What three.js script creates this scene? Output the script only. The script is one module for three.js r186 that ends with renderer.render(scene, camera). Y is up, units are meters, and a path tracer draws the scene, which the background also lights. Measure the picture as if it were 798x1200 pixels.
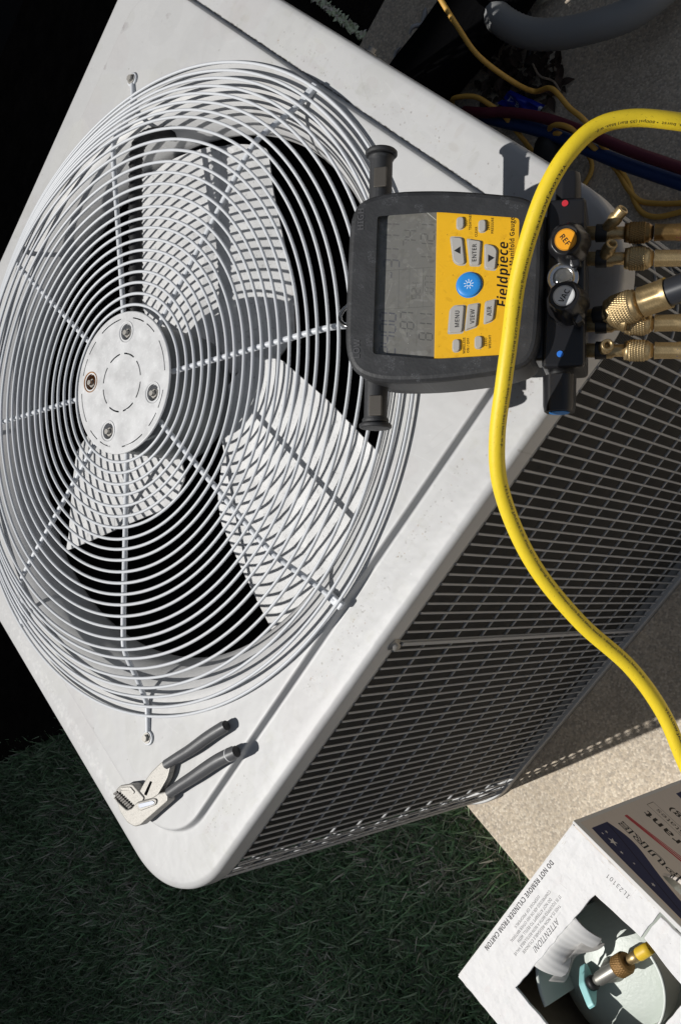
import * as THREE from 'three';
import { RoundedBoxGeometry } from 'three/addons/geometries/RoundedBoxGeometry.js';
import { mergeGeometries } from 'three/addons/utils/BufferGeometryUtils.js';
import { FontLoader } from 'three/addons/loaders/FontLoader.js';
import { TextGeometry } from 'three/addons/geometries/TextGeometry.js';

// ---------------------------------------------------------------- camera, sky, sun, exposure
// metres, y up; the origin is the middle of the condenser's top, x and z run along its sides
const scene = new THREE.Scene();
const camera = new THREE.PerspectiveCamera(55.14, 680 / 1024, 0.02, 400);
camera.position.set(0.38605, 0.73199, 0.80667);
camera.up.set(0.78513, 0.07063, -0.61529);
camera.lookAt(0.38605 - 0.34809, 0.73199 - 0.77139, 0.80667 - 0.53272);
const SUN = new THREE.Vector3(-0.486, 0.849, -0.208).normalize();
{ // clear pale sky, brighter towards the horizon and round the sun
  const W = 256, H = 128, d = new Float32Array(W * H * 4);
  for (let j = 0; j < H; j++) for (let i = 0; i < W; i++) {
    const el = ((j + 0.5) / H - 0.5) * Math.PI, az = ((i + 0.5) / W - 0.5) * 2 * Math.PI, y = Math.sin(el), c = Math.cos(el);
    const dot = c * Math.cos(az) * SUN.x + y * SUN.y + c * Math.sin(az) * SUN.z;
    const h = Math.pow(1 - Math.max(0, y), 2.5), glow = 0.5 * Math.pow(Math.max(0, dot), 6) + 0.9 * Math.pow(Math.max(0, dot), 40), k = (j * W + i) * 4;
    const base = y < 0 ? [0.05, 0.05, 0.05] : [0.110 + 0.13 * h + 0.12 * glow, 0.132 + 0.125 * h + 0.12 * glow, 0.172 + 0.115 * h + 0.12 * glow];
    for (let q = 0; q < 3; q++) d[k + q] = base[q]; d[k + 3] = 1;
  }
  const t = new THREE.DataTexture(d, W, H, THREE.RGBAFormat, THREE.FloatType);
  t.mapping = THREE.EquirectangularReflectionMapping; t.magFilter = t.minFilter = THREE.LinearFilter; t.needsUpdate = true;
  scene.background = t; scene.environment = t;
}
const sun = new THREE.DirectionalLight(new THREE.Color(1, 0.975, 0.935), 3.9);
sun.position.copy(SUN).multiplyScalar(8);
sun.castShadow = true;
Object.assign(sun.shadow.camera, { left: -3, right: 3, top: 3, bottom: -3, near: 0.1, far: 20 });
sun.shadow.mapSize.set(4096, 4096);
scene.add(sun, sun.target);
const renderer = new THREE.WebGLRenderer({ antialias: true });
renderer.toneMapping = THREE.LinearToneMapping;
renderer.toneMappingExposure = 1.0;
renderer.shadowMap.enabled = true;

// ---------------------------------------------------------------- helpers
let seed = 12345;
const rnd = () => { seed = (seed * 1664525 + 1013904223) >>> 0; return seed / 4294967296; };
const R = (a, b) => a + (b - a) * rnd();
const V = (x, y, z) => new THREE.Vector3(x, y, z);
const PI = Math.PI;
const lin = (r, g, b) => new THREE.Color().setRGB(r, g, b);
const toS = (c) => 255 * (c <= 0.0031308 ? 12.92 * c : 1.055 * Math.pow(c, 1 / 2.4) - 0.055);
const used = {};
const numbered = (n) => { const k = used[n] = (used[n] ?? -1) + 1; return k ? `${n}_${String(k).padStart(3, '0')}` : n; };
function mesh(name, geo, mat, parent = scene) {
  const m = new THREE.Mesh(geo, mat);
  m.name = parent === scene ? numbered(name) : name;
  m.castShadow = m.receiveShadow = true;
  parent.add(m);
  return m;
}
function group(name, parent = scene) {
  const g = new THREE.Group();
  g.name = parent === scene ? numbered(name) : name;
  parent.add(g);
  return g;
}
function tag(o, label, category, grp) { o.userData.label = label; o.userData.category = category; if (grp) o.userData.group = grp; return o; }
const structure = (o) => { o.userData.kind = 'structure'; return o; };
const M = (color, roughness = 0.6, metalness = 0, extra = {}) => new THREE.MeshStandardMaterial({ color, roughness, metalness, ...extra });

// value noise on a wrapping lattice
function hash(x, y, s) { let h = (x * 374761393 + y * 668265263 + s * 1442695041) | 0; h = Math.imul(h ^ (h >>> 13), 1274126177); return ((h ^ (h >>> 16)) >>> 0) / 4294967296; }
function vnoise(x, y, p, s) {
  const xi = Math.floor(x), yi = Math.floor(y), fx = x - xi, fy = y - yi, u = fx * fx * (3 - 2 * fx), v = fy * fy * (3 - 2 * fy);
  const w = (a) => ((a % p) + p) % p, x0 = w(xi), x1 = w(xi + 1), y0 = w(yi), y1 = w(yi + 1);
  const a = hash(x0, y0, s), b = hash(x1, y0, s), c = hash(x0, y1, s), d = hash(x1, y1, s);
  return a + (b - a) * u + (c - a) * v + (a - b - c + d) * u * v;
}
function fbm(u, v, p, s, oct = 4) { let t = 0, a = 0.5, n = 0; for (let i = 0; i < oct; i++) { t += a * vnoise(u * p, v * p, p, s + i); n += a; a *= 0.5; p *= 2; } return t / n; }
function dataTex(n, fn, srgb = true) {
  const d = new Uint8Array(n * n * 4);
  for (let j = 0; j < n; j++) for (let i = 0; i < n; i++) {
    const c = fn(i / n, j / n), k = (j * n + i) * 4;
    for (let q = 0; q < 3; q++) { const x = Array.isArray(c) ? c[q] : c; d[k + q] = Math.max(0, Math.min(255, srgb ? toS(Math.max(0, x)) : x * 255)); }
    d[k + 3] = 255;
  }
  const t = new THREE.DataTexture(d, n, n);
  t.wrapS = t.wrapT = THREE.RepeatWrapping; t.magFilter = THREE.LinearFilter; t.minFilter = THREE.LinearMipmapLinearFilter; t.generateMipmaps = true;
  if (srgb) t.colorSpace = THREE.SRGBColorSpace;
  t.needsUpdate = true;
  return t;
}
function canvasTex(w, h, draw) {
  const c = document.createElement('canvas'); c.width = w; c.height = h;
  draw(c.getContext('2d'), w, h);
  const t = new THREE.CanvasTexture(c); t.colorSpace = THREE.SRGBColorSpace; t.magFilter = THREE.LinearFilter;
  t.wrapS = t.wrapT = THREE.RepeatWrapping;
  return t;
}
function rep(t, u, v = u) { const c = t.clone(); c.repeat.set(u, v); c.needsUpdate = true; return c; }

// geometry from a polygon [x, z] in plan, extruded from y0 up to y1
function plan(pts, y0, y1, bevel = 0, holes = [], curve = 6) {
  const s = pts.isShape ? pts : new THREE.Shape(pts.map(([x, z]) => new THREE.Vector2(x, -z)));
  for (const h of holes) s.holes.push(new THREE.Path(h.map(([x, z]) => new THREE.Vector2(x, -z))));
  const g = new THREE.ExtrudeGeometry(s, { depth: y1 - y0 - 2 * bevel, bevelEnabled: bevel > 0, bevelSize: bevel, bevelOffset: -bevel, bevelThickness: bevel, bevelSegments: 3, curveSegments: curve });
  g.rotateX(-PI / 2); g.translate(0, y0 + bevel, 0);
  return g;
}
// rounds the corners of a closed polygon, each by radius r
function rounded(pts, r, n = 5) {
  const out = [];
  pts.forEach((p, i) => {
    const a = pts[(i + pts.length - 1) % pts.length], b = pts[(i + 1) % pts.length];
    const la = Math.hypot(a[0] - p[0], a[1] - p[1]), lb = Math.hypot(b[0] - p[0], b[1] - p[1]);
    const ra = Math.min(r, la * 0.48), rb = Math.min(r, lb * 0.48);
    const p0 = [p[0] + (a[0] - p[0]) / la * ra, p[1] + (a[1] - p[1]) / la * ra], p1 = [p[0] + (b[0] - p[0]) / lb * rb, p[1] + (b[1] - p[1]) / lb * rb];
    for (let k = 0; k <= n; k++) { const t = k / n, q = 1 - t; out.push([q * q * p0[0] + 2 * q * t * p[0] + t * t * p1[0], q * q * p0[1] + 2 * q * t * p[1] + t * t * p1[1]]); }
  });
  return out;
}
const circle = (cx, cz, r, n = 24) => Array.from({ length: n }, (_, i) => [cx + r * Math.cos(i / n * 2 * PI), cz + r * Math.sin(i / n * 2 * PI)]);
function planarUV(g, x0, z0, w, h = w) { // u along +x, v along -z
  const p = g.attributes.position, uv = new Float32Array(p.count * 2);
  for (let i = 0; i < p.count; i++) { uv[2 * i] = (p.getX(i) - x0) / w; uv[2 * i + 1] = 1 - (p.getZ(i) - z0) / h; }
  g.setAttribute('uv', new THREE.BufferAttribute(uv, 2));
  return g;
}
// tube with capped ends; v = 0.5 faces `ref`, u runs in metres / uLen
function tube(pts, r, { seg = 80, rad = 10, ref = V(0.2, 0.9, 0.35), uLen = 1, closed = false, caps = true, smooth = true, rf = null } = {}) {
  const P = pts.map((p) => Array.isArray(p) ? V(...p) : p);
  const curve = smooth ? new THREE.CatmullRomCurve3(P, closed, 'centripetal') : new THREE.CurvePath();
  if (!smooth) for (let i = 0; i + 1 < P.length; i++) curve.add(new THREE.LineCurve3(P[i], P[i + 1]));
  const L = curve.getLength(), pos = [], nor = [], uv = [], idx = [];
  for (let i = 0; i <= seg; i++) {
    const t = i / seg, c = curve.getPointAt(t), T = curve.getTangentAt(t);
    const N = ref.clone().addScaledVector(T, -ref.dot(T)).normalize(), B = T.clone().cross(N);
    const rr = rf ? r * rf(t) : r;
    for (let j = 0; j <= rad; j++) {
      const ph = -PI + 2 * PI * j / rad, n = N.clone().multiplyScalar(Math.cos(ph)).addScaledVector(B, Math.sin(ph));
      pos.push(c.x + n.x * rr, c.y + n.y * rr, c.z + n.z * rr); nor.push(n.x, n.y, n.z); uv.push(t * L / uLen, 0.5 - ph / (2 * PI));
    }
  }
  const w = rad + 1;
  for (let i = 0; i < seg; i++) for (let j = 0; j < rad; j++) { const a = i * w + j; idx.push(a, a + 1, a + w, a + 1, a + w + 1, a + w); }
  if (caps) for (const e of [0, 1]) {
    const c = curve.getPointAt(e), T = curve.getTangentAt(e).multiplyScalar(e ? 1 : -1), k = pos.length / 3, o = e * seg * w;
    pos.push(c.x, c.y, c.z); nor.push(T.x, T.y, T.z); uv.push(0, 0.5);
    for (let j = 0; j <= rad; j++) { pos.push(...pos.slice((o + j) * 3, (o + j) * 3 + 3)); nor.push(T.x, T.y, T.z); uv.push(0, 0.5); }
    for (let j = 0; j < rad; j++) e ? idx.push(k, k + 1 + j, k + 2 + j) : idx.push(k, k + 2 + j, k + 1 + j);
  }
  const g = new THREE.BufferGeometry();
  g.setAttribute('position', new THREE.Float32BufferAttribute(pos, 3));
  g.setAttribute('normal', new THREE.Float32BufferAttribute(nor, 3));
  g.setAttribute('uv', new THREE.Float32BufferAttribute(uv, 2));
  g.setIndex(idx);
  return g;
}
// lathe [r, along] turned so that its axis starts at a and points to b
function turned(profile, a, b, seg = 28) {
  const g = new THREE.LatheGeometry(profile.map(([r, y]) => new THREE.Vector2(r, y)), seg);
  return aim(g, a, b);
}
function aim(g, a, b) {
  const d = b.clone().sub(a).normalize();
  g.applyQuaternion(new THREE.Quaternion().setFromUnitVectors(V(0, 1, 0), d)); g.translate(a.x, a.y, a.z);
  return g;
}
function bolt(r, h) { return new THREE.CylinderGeometry(r * 0.93, r, h, 6).toNonIndexed(); }
// knurled nut: a cylinder with a raised diamond pattern
function knurl(r, len, a, b, n = 26, rows = 6) {
  const seg = n * 4, st = rows * 4 + 4, g = new THREE.CylinderGeometry(r, r, len, seg, st), p = g.attributes.position;
  for (let i = 0; i < p.count; i++) {
    const x = p.getX(i), y = p.getY(i), z = p.getZ(i), q = Math.hypot(x, z); if (q < r * 0.5) continue;
    const th = Math.atan2(z, x), t = y / len + 0.5, e = Math.min(1, Math.min(t, 1 - t) * 7);
    const d = Math.abs(Math.sin(th * n / 2 + t * rows * PI / 2)) * Math.abs(Math.sin(th * n / 2 - t * rows * PI / 2));
    const k = (r * (0.9 + 0.1 * e) + 0.0008 * d * e - 0.0003) / q; p.setX(i, x * k); p.setZ(i, z * k);
  }
  g.computeVertexNormals(); g.translate(0, len / 2, 0);
  return aim(g, a, b);
}
const merge = (...l) => { const gs = l.flat().map((g) => { const q = g.index ? g.toNonIndexed() : g; for (const k of Object.keys(q.attributes)) if (!['position', 'normal', 'uv'].includes(k)) q.deleteAttribute(k); return q; }); return mergeGeometries(gs); };

// ---------------------------------------------------------------- textures and materials
const T = {};
T.fine = dataTex(512, (u, v) => 0.35 + 0.3 * fbm(u, v, 16, 3, 5), false);
T.grain = dataTex(512, (u, v) => fbm(u, v, 64, 9, 3), false);
// exposed-aggregate concrete: pebbles of many beiges in a sandy matrix
{
  const N = 1024, cells = 190, col = [[0.50, 0.42, 0.32], [0.42, 0.35, 0.27], [0.58, 0.50, 0.40], [0.35, 0.29, 0.23], [0.46, 0.40, 0.33], [0.64, 0.57, 0.47], [0.30, 0.26, 0.22]];
  const height = new Float32Array(N * N);
  T.concrete = dataTex(N, (u, v) => {
    const x = u * cells, y = v * cells, xi = Math.floor(x), yi = Math.floor(y); let d1 = 9, d2 = 9, id = 0;
    for (let dy = -1; dy <= 1; dy++) for (let dx = -1; dx <= 1; dx++) {
      const cx = ((xi + dx) % cells + cells) % cells, cy = ((yi + dy) % cells + cells) % cells;
      const ex = xi + dx + hash(cx, cy, 1) - x, ey = yi + dy + hash(cx, cy, 2) - y, d = ex * ex + ey * ey;
      if (d < d1) { d2 = d1; d1 = d; id = cx * 1000 + cy; } else if (d < d2) d2 = d;
    }
    const edge = Math.min(1, (Math.sqrt(d2) - Math.sqrt(d1)) * 3), k = hash(id, 7, 3), c = col[Math.floor(k * 6.99)];
    const big = 0.92 + 0.5 * (fbm(u, v, 3, 31, 5) - 0.5), f = big * (0.86 + 0.28 * vnoise(u * 256, v * 256, 256, 5));
    height[Math.round(v * N) * N + Math.round(u * N)] = edge * (0.4 + 0.6 * hash(id, 9, 4));
    const m = 0.35 + 0.65 * edge, mat = [0.40, 0.345, 0.27];
    return c.map((q, i) => (mat[i] + (q - mat[i]) * m * 0.6) * f * 1.36);
  });
  T.concreteBump = dataTex(N, (u, v) => height[Math.round(v * N) * N + Math.round(u * N)], false);
}
// sheet-metal paint of the top panel, 0.84 m square: specks, smears, dirt that collects along the raised edge, and painted shade at the +x step
T.panel = canvasTex(2048, 2048, (c, w) => {
  c.fillStyle = '#bfbfbf'; c.fillRect(0, 0, w, w);
  const px = (m) => (m + 0.42) / 0.84 * w, mm = w / 840;
  const spot = (x, z, r, col, a, sq = 1, rot = 0) => { c.globalAlpha = a; c.fillStyle = col; c.beginPath(); c.ellipse(px(x), px(z), r * mm, r * mm * sq, rot, 0, 2 * PI); c.fill(); };
  for (let i = 0; i < 420; i++) spot(R(-0.42, 0.42), R(-0.42, 0.42), R(6, 55), rnd() < 0.45 ? '#d6d5d2' : '#9c9994', R(0.02, 0.085), R(0.3, 1), R(0, 3));
  for (let i = 0; i < 1800; i++) spot(R(-0.42, 0.42), R(-0.42, 0.42), Math.pow(rnd(), 3) * 1.2 + 0.25, rnd() < 0.6 ? '#77726b' : '#e2e1df', R(0.06, 0.32), R(0.4, 1), R(0, 3));
  for (let i = 0; i < 900; i++) { // grime along the foot of the raised field
    const t = R(-0.40, 0.40), e = 0.3795 + Math.pow(rnd(), 2) * 0.02;
    const cl = vnoise(t * 20 + 40, 3, 64, 71); if (cl < 0.42) continue;
    const [x, z] = rnd() < 0.6 ? [t, e] : [e, t];
    spot(x, z, R(0.25, 1.1), rnd() < 0.8 ? '#6a655f' : '#7a5a3c', R(0.08, 0.4), R(0.5, 1), R(0, 3));
  }
  for (const [x, z, r, s] of [[0.37, -0.27, 7, 0.5], [0.335, -0.29, 5, 0.4], [0.36, -0.33, 9, 0.4], [0.25, -0.37, 12, 0.4], [0.30, -0.36, 6, 0.6], [0.395, -0.24, 4, 0.6]]) for (let k = 0; k < 5; k++) spot(x + R(-.006, .006), z + R(-.006, .006), r * R(0.4, 1), '#8d8984', 0.16, s, R(0, 3));
  for (let i = 0; i < 900; i++) { const t = Math.pow(rnd(), 0.8); spot(-0.4 + R(-0.007, 0.007), -0.08 + 0.34 * t, R(0.6, 3.2), '#eeedeb', R(0.03, 0.11), R(0.3, 1), R(0, 3)); } // chalky streak
  for (let i = 0; i < 900; i++) { const t = R(-0.34, 0.34); spot(0.3706 + R(-0.0006, 0.0006), t, R(0.8, 3), '#3a3632', R(0.1, 0.45), 0.22, 1.57); }  // dark line painted along the +x step to deepen its shade
  c.lineCap = 'round';
  for (let i = 0; i < 130; i++) { c.globalAlpha = R(0.08, 0.28); c.strokeStyle = rnd() < 0.5 ? '#e9e8e6' : '#98948e'; c.lineWidth = R(0.6, 1.6); const x = R(0, w), y = R(0, w), a = R(0, 6.3), l = R(10, 90); c.beginPath(); c.moveTo(x, y); c.quadraticCurveTo(x + Math.cos(a) * l, y + Math.sin(a) * l, x + Math.cos(a + 0.2) * l * 2, y + Math.sin(a + 0.2) * l * 2); c.stroke(); }
  for (let i = 0; i < 160; i++) { // dried drip marks and dusty rings
    const x = R(-0.4, 0.4), z = R(-0.4, 0.4), r = R(2, 9) * mm; c.globalAlpha = R(0.03, 0.10); c.strokeStyle = rnd() < 0.6 ? '#8f8b85' : '#e6e5e3'; c.lineWidth = R(0.8, 2.2); c.beginPath(); c.ellipse(px(x), px(z), r, r * R(0.5, 1), R(0, 3), 0, 7); c.stroke();
  }
  for (let i = 0; i < 520; i++) { const t = R(-0.41, 0.41), e = 0.379 + Math.pow(rnd(), 1.5) * 0.036, [x, z] = rnd() < 0.55 ? [t, e] : [e, t]; spot(x, z, R(2, 9), '#8a857d', R(0.02, 0.06), R(0.2, 0.6), rnd() < 0.5 ? 0 : 1.57); }
  c.globalAlpha = 1;
});
T.blade = dataTex(512, (u, v) => { const d = fbm(u, v, 12, 41, 5), s = vnoise(u * 128, v * 128, 128, 8), e = Math.max(0, (0.15 - u) / 0.15) * (0.15 + 1.5 * Math.max(0, d - 0.3)) * (0.4 + vnoise(u * 64, v * 64, 64, 19)), k = Math.max(0, 1 - Math.abs(u - 0.47) * 22) * (d > 0.55 ? 0.5 : 0.15); const b = 0.50 + 0.26 * d - (s > 0.86 ? 0.14 : 0) - 0.2 * k, q = Math.min(0.75, e * 1.1); return [b * (1 - q * 0.62), b * (1 - q * 0.72), b * (1 - q * 0.8)]; });
T.galv = dataTex(512, (u, v) => { const d = fbm(u, v, 14, 51, 5), b = 0.62 + 0.26 * (d - 0.5) + (vnoise(u * 90, v * 90, 90, 6) > 0.8 ? 0.05 : 0); return [b, b * 1.005, b * 1.015]; });
T.rubber = dataTex(512, (u, v) => { const d = fbm(u, v, 10, 61, 5), s = vnoise(u * 200, v * 200, 200, 4), b = 0.024 + 0.012 * d + (d > 0.66 && s > 0.72 ? 0.06 : 0) + 0.03 * Math.max(0, fbm(u, v, 5, 163, 5) - 0.5); return [b * 0.97, b, b * 1.08]; });
T.steel = dataTex(512, (u, v) => { const d = fbm(u, v, 20, 65, 5), st = vnoise(u * 8, v * 240, 240, 12), k = d > 0.6 ? 0.75 : 1; const b = (0.40 + 0.5 * (d - 0.5) + 0.08 * (st - 0.5)) * k; return [b, b * 0.96, b * 0.89]; });
T.brass = dataTex(256, (u, v) => { const d = fbm(u, v, 12, 81, 4), b = 0.75 + 0.5 * (d - 0.5); return [0.62 * b, 0.46 * b, 0.24 * b]; });
T.coil = dataTex(64, (u, v) => { const s = 0.5 + 0.5 * Math.sin(v * 8 * PI), b = 0.012 + 0.05 * s; return [b, b * 0.98, b * 0.93]; });
T.coilBump = dataTex(64, (u, v) => 0.5 + 0.5 * Math.sin(v * 8 * PI), false);
T.kraft = dataTex(512, (u, v) => { const d = fbm(u, v, 32, 91, 4), b = 0.85 + 0.3 * (d - 0.5); return [0.36 * b, 0.28 * b, 0.2 * b]; });
T.corr = dataTex(128, (u, v) => 0.5 + 0.5 * Math.sin(u * 16 * PI), false);
T.darkGround = dataTex(512, (u, v) => { const d = fbm(u, v, 24, 95, 4), b = 0.008 + 0.014 * d; return [b, b * 0.85, b * 0.7]; });
T.grassSoil = dataTex(256, (u, v) => { const d = fbm(u, v, 16, 97, 4); return [0.05 + 0.04 * d, 0.055 + 0.04 * d, 0.035 + 0.03 * d]; });

T.dents = dataTex(512, (u, v) => 0.8 * fbm(u, v, 7, 201, 3) + 0.2 * fbm(u, v, 90, 203, 3), false);
const panelMat = M('#ffffff', 0.46, 0, { map: T.panel, bumpMap: T.dents, bumpScale: 0.0016 });
const paint = M(lin(0.44, 0.44, 0.435), 0.5, 0, { bumpMap: rep(T.fine, 4), bumpScale: 0.0002 });
const wirePaint = M(lin(0.63, 0.65, 0.68), 0.42);
const sideWire = M(lin(0.40, 0.405, 0.41), 0.5);
const galv = M('#ffffff', 0.5, 0.05, { map: T.galv });
const motorMat = M(lin(0.13, 0.14, 0.145), 0.55);
const black = M(lin(0.012, 0.012, 0.013), 0.55);
const blackSatin = M(lin(0.014, 0.014, 0.016), 0.32);
const rubber = M('#ffffff', 0.55, 0, { map: rep(T.rubber, 3), bumpMap: rep(T.fine, 8), bumpScale: 0.0004 });
const coilMat = M('#ffffff', 0.7, 0, { map: T.coil, bumpMap: T.coilBump, bumpScale: 0.001 });
const steel = M('#ffffff', 0.5, 0.35, { map: rep(T.steel, 8) });
const chrome = M(lin(0.72, 0.72, 0.72), 0.22, 1);
const brass = M('#ffffff', 0.42, 0.8, { map: rep(T.brass, 5) });
const rust = M(lin(0.36, 0.17, 0.06), 0.85, 0);
const whiteBlade = M('#ffffff', 0.55, 0, { map: T.blade, side: THREE.DoubleSide });
const concrete = M('#ffffff', 0.92, 0, { map: T.concrete, bumpMap: T.concreteBump, bumpScale: 0.0005 });
const kraft = M('#ffffff', 0.9, 0, { map: rep(T.kraft, 4) });

// ---------------------------------------------------------------- the place: slab, soil, dark bed, and an added wall and fence that shade them
const GY = -0.605;
{
  const ground = structure(mesh('ground', new THREE.PlaneGeometry(120, 120).rotateX(-PI / 2), M('#ffffff', 1, 0, { map: rep(T.grassSoil, 240) })));
  ground.position.y = -0.668;
  const s = plan([[-0.408, -0.648], [6, -0.648], [6, 6], [-0.408, 6]], GY - 0.12, GY, 0.006);
  planarUV(s, 0, 0, 0.62);
  structure(mesh('concrete_slab', s, concrete));
  const m = plan([[-6, -2.0], [2.5, -2.0], [2.5, -0.652], [-0.40, -0.652], [-0.60, -0.30], [-0.86, -0.33], [-1.13, -0.46], [-1.32, -0.57], [-1.7, -0.70], [-6, -0.9]], -0.72, -0.64, 0.008);
  planarUV(m, 0, 0, 0.8);
  structure(mesh('dark_bed', m, new THREE.MeshPhysicalMaterial({ color: '#ffffff', roughness: 1, specularIntensity: 0.15, map: T.darkGround, bumpMap: rep(T.fine, 3), bumpScale: 0.02 })));  // near-black ground behind the lawn
}
{ // added lap-boarded wall behind the bed, sized to shade the ground at the back
  const g = group('added_shade_wall'); tag(g, 'added tall dark lap-sided wall that shades the ground at the back', 'wall'); g.position.set(0, -0.7, -1.90);
  mesh('wall_core', new THREE.BoxGeometry(9, 6.6, 0.16).translate(-1.5, 3.3, -0.09), M(lin(0.05, 0.045, 0.04), 0.9), g);
  const b = new THREE.BoxGeometry(9, 0.21, 0.02).rotateX(-0.06).translate(-1.5, 0, 0);
  const sid = new THREE.MeshPhysicalMaterial({ color: lin(0.02, 0.02, 0.02), roughness: 0.9, specularIntensity: 0.2 });
  for (let i = 0; i < 32; i++) mesh('siding_board', b, sid, g).position.set(0, 0.12 + i * 0.2, 0.0);
}
{ // added unseen board fence, placed to shade the lawn up to the slab's edge
  const g = group('added_shade_fence'); tag(g, 'added unseen brown board fence that shades the lawn', 'fence'); g.position.set(-1.818, -0.67, 0);
  const wood = M(lin(0.12, 0.08, 0.05), 0.85), b = new THREE.BoxGeometry(0.02, 2.46, 0.142).translate(0, 1.23, 0);
  for (let i = 0; i < 42; i++) mesh('board', b, wood, g).position.z = -1.9 + i * 0.1425;
  for (const y of [0.35, 1.2, 2.1]) mesh('rail', new THREE.BoxGeometry(0.04, 0.09, 6).translate(-0.031, y, 1.0), wood, g);
}
{ // lawn
  const blade = new THREE.BufferGeometry(), w = 0.0020, P = [], I = [];
  for (let i = 0; i <= 3; i++) { const t = i / 3, y = 0.062 * (t - 0.28 * t * t), x = 0.03 * t * t, k = w * (1 - 0.85 * t * t); P.push(x, y, -k, x, y, k); if (i < 3) I.push(2 * i, 2 * i + 1, 2 * i + 2, 2 * i + 1, 2 * i + 3, 2 * i + 2); }
  blade.setAttribute('position', new THREE.Float32BufferAttribute(P, 3)); blade.setIndex(I); blade.computeVertexNormals();
  const N = 190000, g = new THREE.InstancedMesh(blade, M('#ffffff', 0.6, 0, { side: THREE.DoubleSide }), N); g.name = 'grass';
  const o = new THREE.Object3D(), c = new THREE.Color(); let k = 0;
  const edge = (x) => x > -0.6 ? -0.3 : x > -0.86 ? -0.33 : x > -1.13 ? -0.33 + (x + 0.86) * 0.48 : -0.46 + (x + 1.13) * 0.58;
  while (k < N) {
    const x = R(-1.95, -0.402), z = R(-0.8, 1.25); if (z < edge(x) - 0.03 + 0.05 * rnd()) continue;
    const cl = fbm((x + 4) / 8, (z + 4) / 8, 32, 5, 3);
    if (x > -0.43 && rnd() < 0.6) continue;
    o.position.set(x, -0.668, z); o.rotation.set(R(-0.7, 0.7), R(0, 6.3), R(-0.9, 0.3)); const s = R(0.35, 0.9) * (0.6 + 0.8 * cl); o.scale.set(s * 1.1, s, R(0.6, 1.3)); o.updateMatrix();
    g.setMatrixAt(k, o.matrix);
    const dry = rnd() < 0.04 + (cl > 0.6 ? 0.2 : 0), pt = fbm((x + 4) / 8, (z + 4) / 8, 11, 77, 4), b = R(0.45, 1.55) * (0.2 + 1.25 * cl + 1.1 * pt);
    dry ? c.setRGB(0.30 * b, 0.29 * b, 0.24 * b) : rnd() < 0.5 ? c.setRGB(0.125 * b, 0.22 * b, 0.11 * b) : c.setRGB(0.18 * b, 0.235 * b, 0.15 * b);
    g.setColorAt(k++, c);
  }
  g.castShadow = g.receiveShadow = true; g.userData.kind = 'stuff'; tag(g, 'dark green mown lawn beside the condenser and carton', 'grass'); scene.add(g);
}

// ---------------------------------------------------------------- the condenser
const ac = group('air_conditioner'); ac.position.set(0, GY, 0);
tag(ac, 'square light grey outdoor air conditioner condenser with round wire fan guard on top', 'air conditioner');
const acIn = (g) => g.translate(0, -GY, 0); // parts are written in scene metres
const rr = (th, h, r) => { // distance to a rounded square
  const c = Math.abs(Math.cos(th)), s = Math.abs(Math.sin(th)), t = h / Math.max(c, s);
  if (t * c > h - r && t * s > h - r) { const k = h - r, d = c * k + s * k; return d + Math.sqrt(Math.max(0, d * d - 2 * k * k + r * r)); }
  return t;
};
function sweep(stations, n = 720) { // stations: [kind, size, corner, y]
  const pos = [], uv = [], idx = [], m = stations.length;
  for (let i = 0; i <= n; i++) for (const [h, r, y, round] of stations) {
    const th = i / n * 2 * PI, q = round ? h : rr(th, h, r), x = q * Math.cos(th), z = q * Math.sin(th);
    pos.push(x, y, z); uv.push((x + 0.42) / 0.84, 1 - (z + 0.42) / 0.84);
  }
  for (let i = 0; i < n; i++) for (let j = 0; j < m - 1; j++) { const a = i * m + j, b = a + m; idx.push(a, a + 1, b, a + 1, b + 1, b); }
  const g = new THREE.BufferGeometry();
  g.setAttribute('position', new THREE.Float32BufferAttribute(pos, 3)); g.setAttribute('uv', new THREE.Float32BufferAttribute(uv, 2)); g.setIndex(idx); g.computeVertexNormals();
  const nn = g.attributes.normal; // close the seam
  for (let j = 0; j < m; j++) { const v = V(nn.getX(j), nn.getY(j), nn.getZ(j)).add(V(nn.getX(n * m + j), nn.getY(n * m + j), nn.getZ(n * m + j))).normalize(); nn.setXYZ(j, v.x, v.y, v.z); nn.setXYZ(n * m + j, v.x, v.y, v.z); }
  return g;
}
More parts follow.
